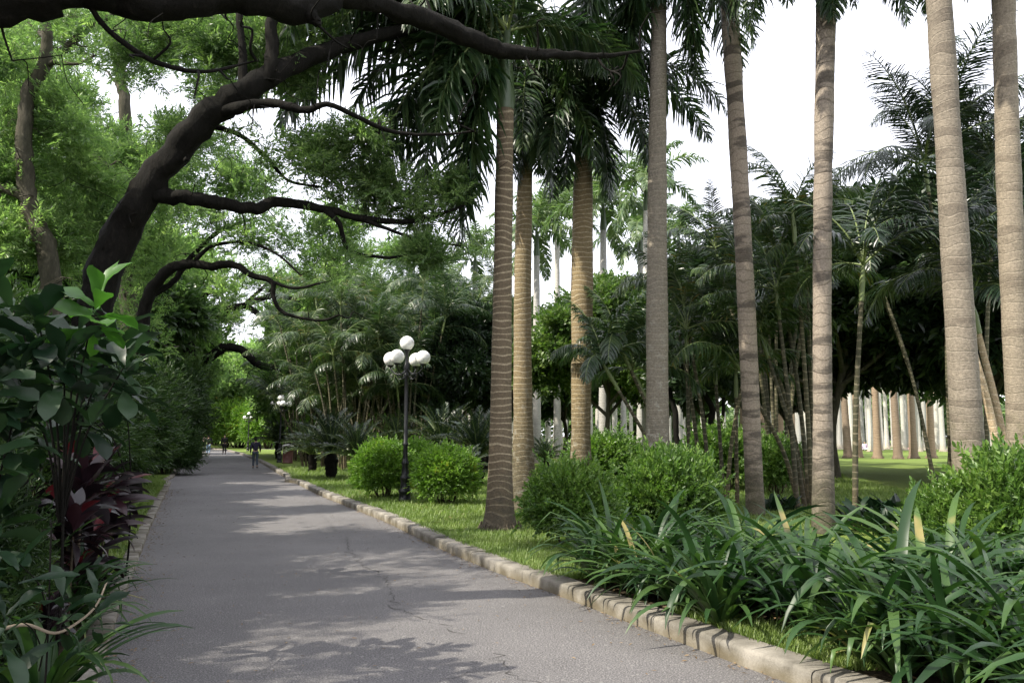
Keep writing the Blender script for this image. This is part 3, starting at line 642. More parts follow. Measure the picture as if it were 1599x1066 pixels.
def place_bush(v, p, s, label, rz=0, group=None, name='shrub'):
    t = thing(name, label, 'bush' if name != 'hedge_shrub' else 'shrub', p, rz, group, s)
    put('stems', BV[v][0], t); put('foliage', BV[v][1], t); return t
HS0 = [(6.2, 1.5, (.6, .7, 1.0)), (7.6, 2.0, (.85, .9, 1.35)), (9.6, 2.6, (1.1, 1.1, 1.55)), (5.3, 1.0, (.5, .6, .7))]
for i, ((y, off, s_), lab) in enumerate(zip(HS0, ['dark fine leaved shrub behind the bright rosette', 'dark shrub filling the left edge behind the large leaved shrub', 'tall dark shrub beside the left grass strip', 'low dark shrub behind the lower left strap leaves'])):
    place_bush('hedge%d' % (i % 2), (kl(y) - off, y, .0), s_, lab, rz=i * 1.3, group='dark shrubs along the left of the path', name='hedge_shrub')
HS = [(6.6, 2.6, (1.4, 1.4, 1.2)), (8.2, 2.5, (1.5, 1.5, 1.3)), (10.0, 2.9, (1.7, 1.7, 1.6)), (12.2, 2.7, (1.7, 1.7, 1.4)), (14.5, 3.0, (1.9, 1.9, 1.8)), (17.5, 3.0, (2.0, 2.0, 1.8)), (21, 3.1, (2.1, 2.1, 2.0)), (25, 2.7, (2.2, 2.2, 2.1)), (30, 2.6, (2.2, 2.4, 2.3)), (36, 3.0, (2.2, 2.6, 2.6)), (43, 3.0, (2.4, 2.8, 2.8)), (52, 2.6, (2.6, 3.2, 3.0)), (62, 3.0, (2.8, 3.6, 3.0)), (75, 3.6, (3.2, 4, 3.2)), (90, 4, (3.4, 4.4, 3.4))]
HL = ['lowest dark shrub in front of the left undergrowth', 'dark leafy shrub behind the red leaved plants', 'tall dark shrub just behind the bright rosette', 'dark shrub at the foot of the leaning trunk', 'high dark shrub beside the leaning trunk', 'dark shrub above the far end of the left grass strip', 'shrub behind the fallen log', 'dark shrub behind the low bluish hedge bush', 'dark shrub under the bent tree', 'tall shrub under the forked tree', 'shrub spilling over the left path edge beyond the forked tree', 'overhanging shrub near the walkers', 'overhanging shrub left of the walkers in jeans', 'shrub left of the farthest walkers', 'farthest shrub at the left of the bend']
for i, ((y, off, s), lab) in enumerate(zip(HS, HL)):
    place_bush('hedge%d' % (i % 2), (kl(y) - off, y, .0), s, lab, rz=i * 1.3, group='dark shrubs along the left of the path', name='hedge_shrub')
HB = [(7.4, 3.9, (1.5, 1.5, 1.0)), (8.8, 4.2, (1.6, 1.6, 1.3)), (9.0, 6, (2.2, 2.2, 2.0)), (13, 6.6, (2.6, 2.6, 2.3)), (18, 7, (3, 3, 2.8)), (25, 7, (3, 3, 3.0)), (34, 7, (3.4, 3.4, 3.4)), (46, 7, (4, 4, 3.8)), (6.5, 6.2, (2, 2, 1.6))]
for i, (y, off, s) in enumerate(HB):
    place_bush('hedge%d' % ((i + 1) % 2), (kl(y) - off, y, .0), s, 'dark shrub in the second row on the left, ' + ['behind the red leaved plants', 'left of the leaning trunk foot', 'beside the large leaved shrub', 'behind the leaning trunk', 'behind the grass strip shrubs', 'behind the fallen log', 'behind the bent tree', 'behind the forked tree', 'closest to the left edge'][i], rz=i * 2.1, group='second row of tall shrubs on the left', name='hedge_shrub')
place_bush('hedgeb', gnd(258, 741) * [1, 1, 0], (1.35, 1.5, 1.3), 'low bluish green rounded bush spilling onto the left path edge past the log', rz=1)
place_bush('hedgeb', gnd(284, 718) * [1, 1, 0] + [-1, 0, 0], (1.8, 2, 1.9), 'rounded dark bush on the left path edge beyond the bluish one', rz=2)
# ================================================================== RIGHT BUSHES
place_bush('bush0', gnd(599, 777, .1), 1.1, 'rounded bright green bush left of the nearest lamp, warm sunlit top')
place_bush('bush1', gnd(697, 787, .1), 1.03, 'rounded bright green bush right of the nearest lamp', 1)
place_bush('bush1', gnd(648, 762, .1), 1.1, 'bright green bush half hidden behind the nearest lamp post', 2)
for i_, (px_, Y_, s_) in enumerate([(352, 108, 4.2), (372, 106, 5), (395, 104, 4.4), (418, 98, 4), (338, 135, 6)]):
    place_bush('bush1', at(px_, 690, Y_) * [1, 1, 0] + [0, 0, .1], s_, ['sunlit shrub behind the lone walker at the bend', 'pale shrub left of the third lamp', 'sunlit shrub right of the third lamp', 'shrub between the third and second lamps', 'farthest pale shrub at the end of the path'][i_], i_)
place_bush('bushd', gnd(893, 856, .1), (.8, .8, .93), 'round green bush on dark stems at the edge of the lily bed', 3)
place_bush('bushw', at(1045, 850, 13.2) * [1, 1, 0] + [0, 0, .1], (1.05, .9, 1.25), 'spreading green shrub behind the first lily clumps and the mottled palm foot', 4)
place_bush('bushd', at(945, 760, 22) * [1, 1, 0] + [0, 0, .1], (1.5, 1.3, 1.25), 'low green shrub between the golden palm and the mottled palm', 5)
place_bush('bushd', at(1130, 760, 24) * [1, 1, 0] + [0, 0, .1], (2.0, 1.5, 1.4), 'dark low shrub behind the cane stems of the middle palm clump', 1)
place_bush('bushd', at(1212, 760, 22) * [1, 1, 0] + [0, 0, .1], (1.1, 1, 1.2), 'dark small shrub left of the slanting canes', 2)
place_bush('bushw', at(1600, 800, 9.2) * [1, 1, 0] + [0, 0, .1], (.95, .9, 1.32), 'leafy green shrub in front of the thick trunk at the right edge', 3)
place_bush('bushw', at(1500, 800, 9.8) * [1, 1, 0] + [0, 0, .1], (.75, .7, .95), 'low leafy green shrub left of the thick ringed trunk', 1)
place_bush('bushw', at(1700, 800, 9.6) * [1, 1, 0] + [0, 0, .1], (.9, .9, 1.35), 'green shrub cut by the right edge of the view', 2)
# ================================================================== PALM FRONDS
def frond(seed, L, a0, a1, n, ll, lw, seg=3, plum=.5, hang=1.0, fwd=(.35, 1.0), roll=0.0, side_curve=0.0, curl=1.3):
    """pinnate frond in the XZ plane from the origin, rachis along +X; returns Geo (0 leaflets, 1 rib)"""
    rng = np.random.default_rng(seed); g = Geo(); S = 26
    t = np.linspace(0, 1, S); ang = R(a0) + (R(a1) - R(a0)) * t ** curl
    P = np.zeros((S, 3)); d = np.stack([np.cos(ang), side_curve * t, np.sin(ang)], 1)
    P[1:] = np.cumsum(d[:-1] * L / (S - 1), 0)
    tube(g, P, np.linspace(.028, .004, S) * (L / 3) ** .6, 6, mi=1, cap=False)
    ts = np.linspace(.10, .995, n); k = 2 * n
    tt = np.repeat(ts, 2) + rng.normal(0, .003, k); tt = np.clip(tt, 0, 1)
    side = np.tile([1., -1.], n)
    B = np.stack([np.interp(tt, t, P[:, j]) for j in range(3)], 1); D = norm(np.stack([np.interp(tt, t, d[:, j]) for j in range(3)], 1))
    Yv = np.zeros((k, 3)); Yv[:, 1] = 1; Zv = np.cross(D, Yv) * -1; Zv = np.cross(Yv, D) * -1
    fw = fwd[0] + (fwd[1] - fwd[0]) * tt; el_ = rng.normal(roll, plum, k)
    out = norm(D * fw[:, None] + side[:, None] * Yv * np.cos(el_)[:, None] + Zv * np.sin(el_)[:, None])
    prof = np.interp(tt, [0, .12, .3, .6, .85, 1], [.35, .75, 1, .95, .62, .25]) * ll * rng.uniform(.88, 1.08, k)
    width = np.interp(tt, [0, .2, .8, 1], [.7, 1, .9, .6]) * lw
    W_ = norm(np.cross(out, Zv + .3 * rng.normal(size=(k, 3))))
    pts = [B]; cur = B; dr = out.copy()
    for s in range(seg):
        cur = cur + dr * (prof / seg)[:, None]; pts.append(cur)
        dr = norm(dr + np.array([0, 0, -1.]) * hang * (.5 + .5 * s) + rng.normal(0, .04, (k, 3)))
    ws = [.55, 1, .8, .0][:seg] + [0] if seg == 3 else [.6, 1, 0]
    Vs = []
    for s in range(seg):
        hw = (W_ * (width * ws[s] / 2)[:, None]); Vs += [pts[s] - hw, pts[s] + hw]
    Vs.append(pts[seg]); V = np.stack(Vs, 1); nv = V.shape[1]
    base = (np.arange(k) * nv)[:, None]
    Q = np.concatenate([base + np.array([[2 * s, 2 * s + 1, 2 * s + 3, 2 * s + 2]]) for s in range(seg - 1)], 0)
    Tq = base + np.array([[2 * seg - 2, 2 * seg - 1, 2 * seg]])
    g.add(V.reshape(-1, 3), [Q, Tq], 0, True)
    return g
RF = {}   # royal palm frond meshes
for nm, a0, a1, L, c_ in (('up', 78, 5, 3.2, 1.4), ('out', 48, -42, 3.6, 1.3), ('arch', 25, -70, 3.7, 1.0), ('low', -10, -86, 3.4, .6), ('hang', -50, -89, 3.0, .35), ('arch2', 40, -80, 4.3, 1.0)):
    RF[nm] = frond(hash(nm) % 999 if False else len(RF) + 60, L, a0, a1, 130, .88, .056, 3, .6, .75 if nm in ('up', 'out') else .9, curl=c_).mesh('frond', [M['frond'], M['rachis']])
RFP = {}
for nm, a0, a1, L, c_ in (('up', 78, 5, 3.2, 1.4), ('out', 48, -42, 3.6, 1.3), ('arch', 25, -70, 3.7, 1.0), ('low', -10, -84, 3.2, .6)):
    RFP[nm] = frond(len(RFP) + 80, L, a0, a1, 66, .85, .085, 3, .5, .8, curl=c_).mesh('frond', [M['frond_pale'], M['rachis']])
def palm_trunk(P, rad, sides=20, seed=0, ringstep=.11, amp=.005, foot=1.5):
    rng = np.random.default_rng(seed); C = catmull(P, 12); L = np.concatenate([[0], np.cumsum(np.linalg.norm(np.diff(C, axis=0), axis=1))])
    n = int(L[-1] / ringstep * 2); s = np.linspace(0, L[-1], n); C2 = np.stack([np.interp(s, L, C[:, j]) for j in range(3)], 1)
    rr = np.interp(s, np.linspace(0, L[-1], len(rad)), rad)
    rr = rr * (1 + amp * np.where(np.arange(n) % 2, 1, -1) + rng.normal(0, amp * .7, n))
    rr = rr * (1 + .03 * np.interp(s, np.arange(0, L[-1] + 1, .5), rng.normal(0, 1, len(np.arange(0, L[-1] + 1, .5)))))
    rr = rr * (1 + (foot - 1) * np.exp(-s / .22)); g = Geo(); tube(g, C2, rr, sides, .006, rng)
    if foot > 1.2:   # root collar, ragged rootlets
        for i in range(70):
            a = rng.uniform(0, 6.283); r0 = rad[0] * foot * rng.uniform(.82, .98); r1 = r0 + rng.uniform(.03, .12)
            tube(g, [[P[0][0] + r0 * math.cos(a), P[0][1] + r0 * math.sin(a), P[0][2] + rng.uniform(.06, .16)], [P[0][0] + r1 * math.cos(a), P[0][1] + r1 * math.sin(a), P[0][2] - .02]], [.014, .012], 4, cap=False)
    return g
def royal(label, base, top, rad, mat, shaft=1.3, fr=None, seed=0, group=None, fs=1.0, foot=1.5, name='royal_palm', mid=None, lib=None, auto=12, shr=1.05):
    rng = np.random.default_rng(seed); base = np.array(base, float); top = np.array(top, float); lib = lib or RF
    t = thing(name, label, 'palm tree', base, group=group)
    P = [np.zeros(3)] + ([np.array(mid) - base] if mid is not None else [(top - base) * .5]) + [top - base]
    put('trunk', palm_trunk(P, rad, seed=seed, foot=foot).mesh('trunk', M[mat]), t)
    d = norm(P[-1] - P[-2])
    if shaft:
        g = Geo(); n = 9; s = np.linspace(0, 1, n)
        C = P[-1] + d * shaft * s[:, None]; tube(g, C, np.interp(s, [0, .12, .5, 1], [rad[-1] * shr, rad[-1] * 1.12 * shr, rad[-1] * .85, rad[-1] * .5]), 16)
        put('crown_shaft', g.mesh('crown_shaft', M['shaft']), t)
    ct = P[-1] + d * shaft * .97
    if fr is None:
        fr = []
        kinds = list(lib.keys())
        for i in range(auto):
            q = i / auto; nm = 'up' if q < .25 else 'out' if q < .5 else 'arch' if q < .8 else 'low'
            fr.append((nm, math.degrees(i * 2.4 + rng.uniform(-.3, .3)), rng.uniform(.85, 1.1)))
    for nm, azd, s in fr: put('frond', lib[nm], t, ct + np.array([0, 0, rng.uniform(-.12, .08)]), R(azd), s * fs)
    # spear leaf
    g = Geo(); tube(g, np.array([ct, ct + d * .9, ct + d * 1.7 + [.03, 0, 0]]), [.03, .02, .003], 5); put('spear_leaf', g.mesh('spear_leaf', M['shaft']), t)
    return t
def G0(px, py): return gnd(px, py, .1)
# P1
Y = 14.6; b = G0(780, 829); Y = b[1]
royal('dark brown ringed palm nearest the kerb, with a flared foot on the sunlit grass', b, at(789, 172, Y), [px2m(21, Y), px2m(17, Y), px2m(15.5, Y), px2m(14.5, Y), px2m(13.5, Y)], 'royal_dark', 1.5, seed=1, mid=at(784, 500, Y), fs=1.0,
      fr=[('arch2', 180, 1.3), ('arch2', 188, 1.16), ('arch2', 170, 1.22), ('arch2', 196, 1.3), ('arch', 175, 1.3), ('low', 184, 1.2), ('low', 196, 1.35), ('hang', 180, 1.3), ('arch2', 214, 1.15), ('arch', 165, .95), ('arch2', 205, .9), ('low', 190, .95), ('low', 225, .9), ('low', 150, 1), ('arch', 240, .9), ('out', 120, 1), ('out', 60, 1), ('arch', 10, .8), ('out', 290, 1), ('up', 30, 1), ('up', 200, 1), ('hang', 205, 1.15)])
b = G0(818, 797); Y = b[1]
royal('golden brown palm trunk standing close behind the dark ringed palm', b, at(821, 215, Y), [px2m(19, Y), px2m(15, Y), px2m(14, Y), px2m(13, Y), px2m(12, Y)], 'royal', 1.5, seed=2, mid=at(816, 480, Y),
      fr=[('low', 265, .8), ('hang', 300, .8), ('low', 330, .9), ('low', 200, .9), ('hang', 225, .8), ('arch', 0, .9), ('arch', 180, .95), ('out', 90, 1), ('out', 30, 1), ('up', 120, 1), ('arch', 300, .9), ('out', 200, 1), ('arch', 220, .8), ('hang', 20, .95)])
Y = 17.8; b = at(905, 700, Y) * [1, 1, 0] + [0, 0, .1]
royal('thick golden sunlit palm trunk behind the round bush', b, at(911, 222, Y), [px2m(19, Y), px2m(15, Y), px2m(16.5, Y), px2m(18, Y), px2m(16.5, Y), px2m(13, Y)], 'royal', 1.5, seed=3, mid=at(909, 430, Y),
      fr=[('low', 235, .85), ('hang', 325, .95), ('hang', 215, .9), ('low', 320, .95), ('low', 200, .9), ('arch', 340, 1), ('arch', 270, .85), ('arch', 190, .95), ('arch', 15, 1), ('out', 80, 1), ('out', 130, 1), ('up', 10, 1), ('up', 160, 1), ('out', 300, .9), ('low', 350, .85), ('hang', 340, .85), ('arch', 310, .8)])
Y = 15.8; b = at(1025, 700, Y) * [1, 1, 0] + [0, 0, .1]
royal('grey mottled palm trunk with pale lichen blotches between the golden palm and the leaning palm', b, at(1029, -10, Y), [px2m(20, Y), px2m(18, Y), px2m(16.5, Y), px2m(15, Y), px2m(14, Y), px2m(13, Y)], 'royal_grey', 1.4, seed=4, mid=at(1026, 380, Y),
      fr=[('low', 350, 1.0), ('hang', 348, 1.1), ('hang', 190, 1.15), ('low', 200, 1.1), ('low', 212, 1.1), ('arch', 180, 1), ('arch', 0, 1), ('low', 20, 1), ('hang', 176, 1.1), ('out', 90, 1), ('out', 150, 1), ('up', 40, 1), ('low', 165, 1.1), ('hang', 10, 1), ('arch', 205, 1.1), ('hang', 160, 1.2)])
# P5 leaning
b = G0(1180, 806); Y = b[1]
royal('pinkish grey palm trunk leaning to the left with dark ring patches near its top', b, at(1124, -230, Y), [px2m(14, Y), px2m(13.5, Y), px2m(13.5, Y), px2m(14, Y), px2m(14.5, Y), px2m(17, Y)], 'ringed', 1.2, seed=5, mid=at(1158, 330, Y), foot=1.1, name='leaning_palm',
      fr=[('hang', 190, 1.0), ('low', 170, 1), ('arch', 200, 1), ('low', 240, 1), ('arch', 20, 1), ('out', 80, 1), ('low', 300, .8), ('hang', 150, 1), ('up', 0, 1), ('low', 215, 1)])
b = G0(1286, 832); Y = b[1]
royal('straight palm trunk with mossy dark bands, fourth from the right edge', b, at(1291, -50, Y), [px2m(17, Y), px2m(14.5, Y), px2m(13.5, Y), px2m(14, Y), px2m(15, Y), px2m(16, Y)], 'ringed', 1.0, seed=6, mid=at(1284, 400, Y), foot=1.1, name='straight_palm',
      fr=[('low', 180, .8), ('arch', 195, .8), ('low', 0, .72), ('arch', 170, .8), ('arch', 20, .8), ('out', 80, 1), ('low', 220, .78), ('hang', 250, .7), ('hang', 320, .62), ('out', 120, 1), ('arch', 340, .7), ('up', 0, 1)])
Y = 11.2; b = at(1512, 700, Y) * [1, 1, 0] + [0, 0, .1]
royal('thick pale ringed trunk tilting left near the right edge, moss on its foot', b, at(1452, -210, Y), [px2m(27, Y), px2m(23, Y), px2m(21, Y), px2m(20, Y), px2m(19.5, Y), px2m(19, Y)], 'ringed_light', 1.2, seed=7, mid=at(1486, 300, Y), foot=1.1, name='thick_palm')
Y = 12.3; b = at(1592, 700, Y) * [1, 1, 0] + [0, 0, .1]
royal('ringed palm trunk cut by the right edge of the view', b, at(1562, -200, Y), [px2m(24, Y), px2m(19, Y), px2m(18, Y), px2m(18, Y), px2m(18, Y), px2m(18, Y)], 'ringed_light', 1.2, seed=8, mid=at(1576, 300, Y), foot=1.1, name='edge_palm',
      fr=[('hang', 190, 1.1), ('low', 200, .9), ('arch', 0, 1), ('arch', 90, 1), ('out', 60, 1), ('low', 330, 1), ('low', 100, 1), ('up', 20, 1)])
# mid-distance royal palms with pale sunlit crowns
MR = [(838, 48, 400, 'slim pale palm between the two foreground trunks, green shaft and drooping crown', 1.1), (942, 44, 360, 'palm with a green shaft behind the thick golden trunk', 1.2), (1000, 52, 395, 'pale crowned palm right of the golden trunk in the middle distance', 1.1), (1060, 56, 400, 'pale palm whose crown shows between the mottled and leaning trunks', 1.1),
      (870, 58, 370, 'pale palm crown just left of the golden trunk', 1.2), (742, 60, 430, 'palm with a yellow green crown left of the dark ringed trunk', 1.1), (900, 62, 330, 'tallest pale palm crown behind the golden trunk', 1.2), (690, 70, 480, 'far palm rising over the dark round tree', 1.1), (1010, 40, 330, 'palm crown high between the golden and mottled trunks', 1.0), (640, 64, 500, 'far palm above the nearest lamp globes', 1.0)]
for i, (px, Y, py, lab, fs) in enumerate(MR):
    b = at(px, 690, Y) * [1, 1, 0] + [0, 0, .1]
    royal(lab, b, at(px, py, Y), [.28, .24, .22, .2, .17], 'grove', 1.5, None, 100 + i, None, fs, 1.3, 'pale_palm', None, RFP, 13)
# ================================================================== PALM GROVE (avenue of pale trunks)
def grove_meshes(mat, seed):
    out = []
    for i in range(3):
        g = palm_trunk([[0, 0, 0], [.05 * i, 0, 5], [0, 0, 9.5]], [.30, .24, .22, .22, .19], 12, seed + i, .3, .01, 1.25)
        out.append(g.mesh('trunk', M[mat]))
    return out
GT = grove_meshes('grove', 200); GB = grove_meshes('grove_brown', 210)
cg = Geo(); rng = np.random.default_rng(9)
for i in range(11):
    a0, a1 = [(75, 5), (45, -45), (20, -75)][i % 3]
    f = frond(300 + i, 3.2, a0, a1, 22, .8, .10, 3, .5, .8); a = i * 2.4; ca, sa = math.cos(a), math.sin(a)
    cg.merge(f, [[ca, -sa, 0], [sa, ca, 0], [0, 0, 1]], [0, 0, 1.2])
tube(cg, [[0, 0, -.02], [0, 0, .3], [0, 0, 1.25]], [.19, .2, .1], 10, mi=1)
GCROWN = cg.mesh('crown', [M['frond_pale'], M['shaft']])
rng = np.random.default_rng(77); cnt = 0
def grove_palm(px, Y, brown, i):
    t = thing('grove_palm', 'brownish palm trunk standing on the sunlit lawn in front of the pale grove' if brown else 'slender pale trunk in the even rows of the distant palm grove', 'palm tree', (*(at(px, 690, Y)[:2]), .1), rng.uniform(0, 6), 'brown palms on the sunlit lawn' if brown else 'pale trunks of the distant palm grove')
    put('trunk', (GB if brown else GT)[i % 3], t); put('crown', GCROWN, t, (0, 0, 9.5))
for i, px in enumerate([1218, 1240, 1324, 1338, 1370, 1400, 1427, 1452, 1190, 1160]):
    grove_palm(px + rng.uniform(-2, 2), [60, 74, 58, 60, 57, 56, 57, 58, 66, 62][i], True, i)
pxs = list(np.arange(652, 1010, 8.0)) + list(np.arange(1015, 1230, 17)) + list(np.arange(1236, 1500, 7.5)) + [1535, 1548, 1560]
for i, px in enumerate(pxs): grove_palm(px + rng.uniform(-4, 4), [82, 90, 104, 96, 112][i % 5] + rng.uniform(-2, 2), False, i)
# ================================================================== ARECA CLUMPS
def areca(label, base, stems, seed, fl=2.0, mat='areca', cane='cane', nf=8, name='clumping_palm', group=None, hang=.45, r=.04, rib='rachis'):
    """stems: list of (foot dx,dy, top dx,dy,z)"""
    rng = np.random.default_rng(seed); base = np.array(base, float); t = thing(name, label, 'palm tree', base, group=group)
    lib = [frond(seed * 10 + i, fl, a0, a1, 62, fl * .25, .032, 3, .35, hang, (.5, 1.1), roll=-.5) for i, (a0, a1) in enumerate([(82, 30), (72, 0), (60, -35), (45, -60), (20, -75)])]
    cr = Geo()
    for k, (fx, fy, tx, ty, tz) in enumerate(stems):
        g = Geo(); m = np.array([fx + (tx - fx) * .35, fy + (ty - fy) * .35, tz * .5])
        C = catmull([[fx, fy, -.05], m, [tx, ty, tz]], 7); tube(g, C, np.linspace(r * 1.15, r * .8, len(C)), 8)
        put('stem', g.mesh('stem', M[cane]), t)
        d = norm(C[-1] - C[-2]); top = C[-1]
        tube(cr, [top, top + d * .35, top + d * .7], [r * .95, r * 1.1, r * .5], 8, mi=1)
        for i in range(nf):
            a = i * 2.4 + rng.uniform(0, .6); s = rng.uniform(.75, 1.15); ca, sa = math.cos(a) * s, math.sin(a) * s
            cr.merge(lib[(i * 5 // nf + rng.integers(0, 2)) % 5], [[ca, -sa, 0], [sa, ca, 0], [0, 0, s]], top + d * .65)
    put('crown', cr.mesh('crown', [M[mat], M['rachis']]), t)
    return t
def stems_rand(n, seed, spread, zmin, zmax, foot=.35):
    rng = np.random.default_rng(seed); out = []
    for i in range(n):
        a = i * 2.4 + rng.uniform(-.4, .4); q = rng.uniform(.3, 1); z = rng.uniform(zmin, zmax)
        out.append((foot * math.cos(a) * q, foot * math.sin(a) * q, spread * math.cos(a) * q, spread * math.sin(a) * q, z))
    return out
def rel(base, pts, Y):   # stems from pixel feet/tops at depth Y
    out = []
    for (fx, fy, tx, ty, dy) in pts:
        f = at(fx, fy, Y + dy); tp = at(tx, ty, Y + dy); out.append((f[0] - base[0], dy, tp[0] - base[0], dy * 1.3, tp[2] - base[2]))
    return out
Y = 18.4; b = at(1105, 700, Y) * [1, 1, 0] + [0, 0, .1]
areca('slender cane palm clump with yellow stems between the mottled palm and the leaning palm', b, rel(b, [(1078, 800, 1072, 560, -.2), (1098, 800, 1058, 500, .2), (1112, 800, 1075, 520, 0), (1130, 800, 1120, 600, .4), (1134, 810, 1162, 580, -.3), (1152, 810, 1150, 620, .1)], Y), 21, 2.0, nf=7, r=.045)
Y = 17.3; b = at(1000, 700, Y) * [1, 1, 0] + [0, 0, .1]
areca('low cane palm with silvery arching fronds hanging beside the golden trunk', b, rel(b, [(1060, 790, 985, 578, 0), (1050, 790, 965, 610, -.4), (1075, 790, 1010, 620, .4)], Y), 22, 1.6, mat='frond', nf=8, hang=.7)
Y = 17.8; b = at(1262, 700, Y) * [1, 1, 0] + [0, 0, .1]
areca('tall cane palm clump fanning out just left of the straight mossy trunk', b, rel(b, [(1258, 806, 1200, 560, 0), (1266, 806, 1222, 440, .3), (1270, 806, 1240, 380, -.2), (1275, 806, 1262, 420, .4), (1250, 806, 1180, 620, .2), (1280, 806, 1275, 470, .5), (1246, 806, 1215, 500, -.3), (1262, 806, 1180, 480, .6)], Y), 23, 2.1, nf=7, r=.05)
Y = 14.5; b = at(1335, 700, Y) * [1, 1, 0] + [0, 0, .1]
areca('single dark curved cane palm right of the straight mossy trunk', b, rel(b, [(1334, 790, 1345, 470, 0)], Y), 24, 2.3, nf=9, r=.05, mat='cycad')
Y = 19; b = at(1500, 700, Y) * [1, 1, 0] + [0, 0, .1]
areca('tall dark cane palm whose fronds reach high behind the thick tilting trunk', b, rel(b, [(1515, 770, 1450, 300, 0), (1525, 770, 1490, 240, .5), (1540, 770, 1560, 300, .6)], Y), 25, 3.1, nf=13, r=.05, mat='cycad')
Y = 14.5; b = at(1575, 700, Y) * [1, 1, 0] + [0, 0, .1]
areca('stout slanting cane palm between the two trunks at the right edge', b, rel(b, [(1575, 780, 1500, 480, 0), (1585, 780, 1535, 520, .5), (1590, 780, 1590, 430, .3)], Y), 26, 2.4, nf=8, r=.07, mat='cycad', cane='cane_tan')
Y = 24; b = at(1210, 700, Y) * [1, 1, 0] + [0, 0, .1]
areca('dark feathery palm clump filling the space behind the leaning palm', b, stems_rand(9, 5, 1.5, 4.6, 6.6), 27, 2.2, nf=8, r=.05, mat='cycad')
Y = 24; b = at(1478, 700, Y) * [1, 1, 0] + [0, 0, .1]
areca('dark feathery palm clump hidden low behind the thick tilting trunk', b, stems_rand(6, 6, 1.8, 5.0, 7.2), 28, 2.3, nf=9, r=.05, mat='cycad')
# left-centre cane groves along the lawn
AC = [(466, 53, 11, 1.6, 4.2, 6.4, 'cane palm clump behind the second lamp with tan leaning stems'), (500, 42, 12, 2, 5, 7.5, 'tall cane palm clump behind the nearest cycads'), (545, 38, 12, 2, 4.5, 7.5, 'tall cane palm clump left of the bushes behind the cycads'),
      (590, 42, 12, 2, 5, 8.2, 'tall cane palm clump behind the sunlit bush'), (635, 38, 11, 2, 5, 7.8, 'tall cane palm clump right behind the nearest lamp globes'), (670, 48, 10, 2, 6, 9, 'cane palm clump left of the dark round tree'), (452, 68, 10, 2, 5, 8, 'cane palm clump behind the third lamp'), (560, 54, 10, 2.2, 7, 10, 'farther tall cane palm clump with bluish fronds'), (745, 54, 9, 2.0, 7, 10, 'farther cane palm clump right of the dark round tree')]
AV = []
for k in range(3):
    st = stems_rand(12, 400 + k, 2.3, 2.6, 7.6, .9); AV.append(st)
first = {}
for i, (px, Y, n, spd, z0, z1, lab) in enumerate(AC):
    b = at(px, 700, Y) * [1, 1, 0] + [0, 0, .1]
    v = i % 3
    if v not in first:
        first[v] = areca(lab, b, AV[v], 40 + v, 2.5, nf=8, r=.045, mat='areca' if v != 1 else 'frond', group='cane palm clumps beside the lawn')
    else:
        src = first[v]; s = z1 / 7.4
        t = thing('clumping_palm', lab, 'palm tree', b, i * 1.1, 'cane palm clumps beside the lawn', s)
        for ch in list(src.children): c_ = ch.copy(); COL.objects.link(c_); c_.parent = t
# ================================================================== CYCADS
def cycad_variant(seed):
    rng = np.random.default_rng(seed); lib = [frond(seed + i, 1.45, a0, a1, 46, .2, .02, 2, .12, .12, (.5, 1.0), roll=.5) for i, (a0, a1) in enumerate([(78, 30), (62, 5), (48, -20), (32, -35)])]
    g = Geo(); tr = Geo(); n = 46
    for i in range(n):
        a = i * 2.39996; k = min(3, int(i / n * 4)); s = rng.uniform(.85, 1.1); ca, sa = math.cos(a) * s, math.sin(a) * s
        g.merge(lib[k], [[ca, -sa, 0], [sa, ca, 0], [0, 0, s]], [0, 0, .62])
    P = catmull([[0, 0, -.05], [.02, .01, .3], [0, 0, .68]], 8); tube(tr, P, np.interp(np.linspace(0, 1, len(P)), [0, .3, .8, 1], [.12, .14, .17, .10]) * (1 + .06 * (np.arange(len(P)) % 2)), 14, .1, rng)
    return tr.mesh('trunk', M['bark']), g.mesh('crown', [M['cycad'], M['rachis']])
CV = [cycad_variant(500), cycad_variant(520)]
for i, (px, py, s, lab) in enumerate([(516, 747, 1.15, 'dark cycad with arching stiff fronds on the grass left of the sunlit bush'), (487, 737, .95, 'smaller cycad half hidden to the left of the front one'), (556, 752, .95, 'cycad directly behind the sunlit bush'), (435, 716, 1.3, 'broad cycad just left of the second lamp'), (620, 735, 1.2, 'cycad showing above the bushes left of the lamp post'),
                                      (745, 758, 1.15, 'cycad leaning out right of the clipped bush by the dark palm'), (690, 742, 1.3, 'broad cycad behind the bush right of the lamp'), (852, 742, .72, 'small cycad on the lawn between the golden palm trunks'), (760, 738, 1.0, 'cycad half hidden by the dark ringed palm'), (480, 720, 1.2, 'far cycad below the tan cane stems'), (722, 772, .6, 'tilted short cycad stump beside the right clipped bush')]):
    t = thing('cycad', lab, 'cycad', gnd(px, py, .1), i * .9, 'cycads on the lawn', s * 1.18); put('trunk', CV[i % 2][0], t); put('crown', CV[i % 2][1], t)
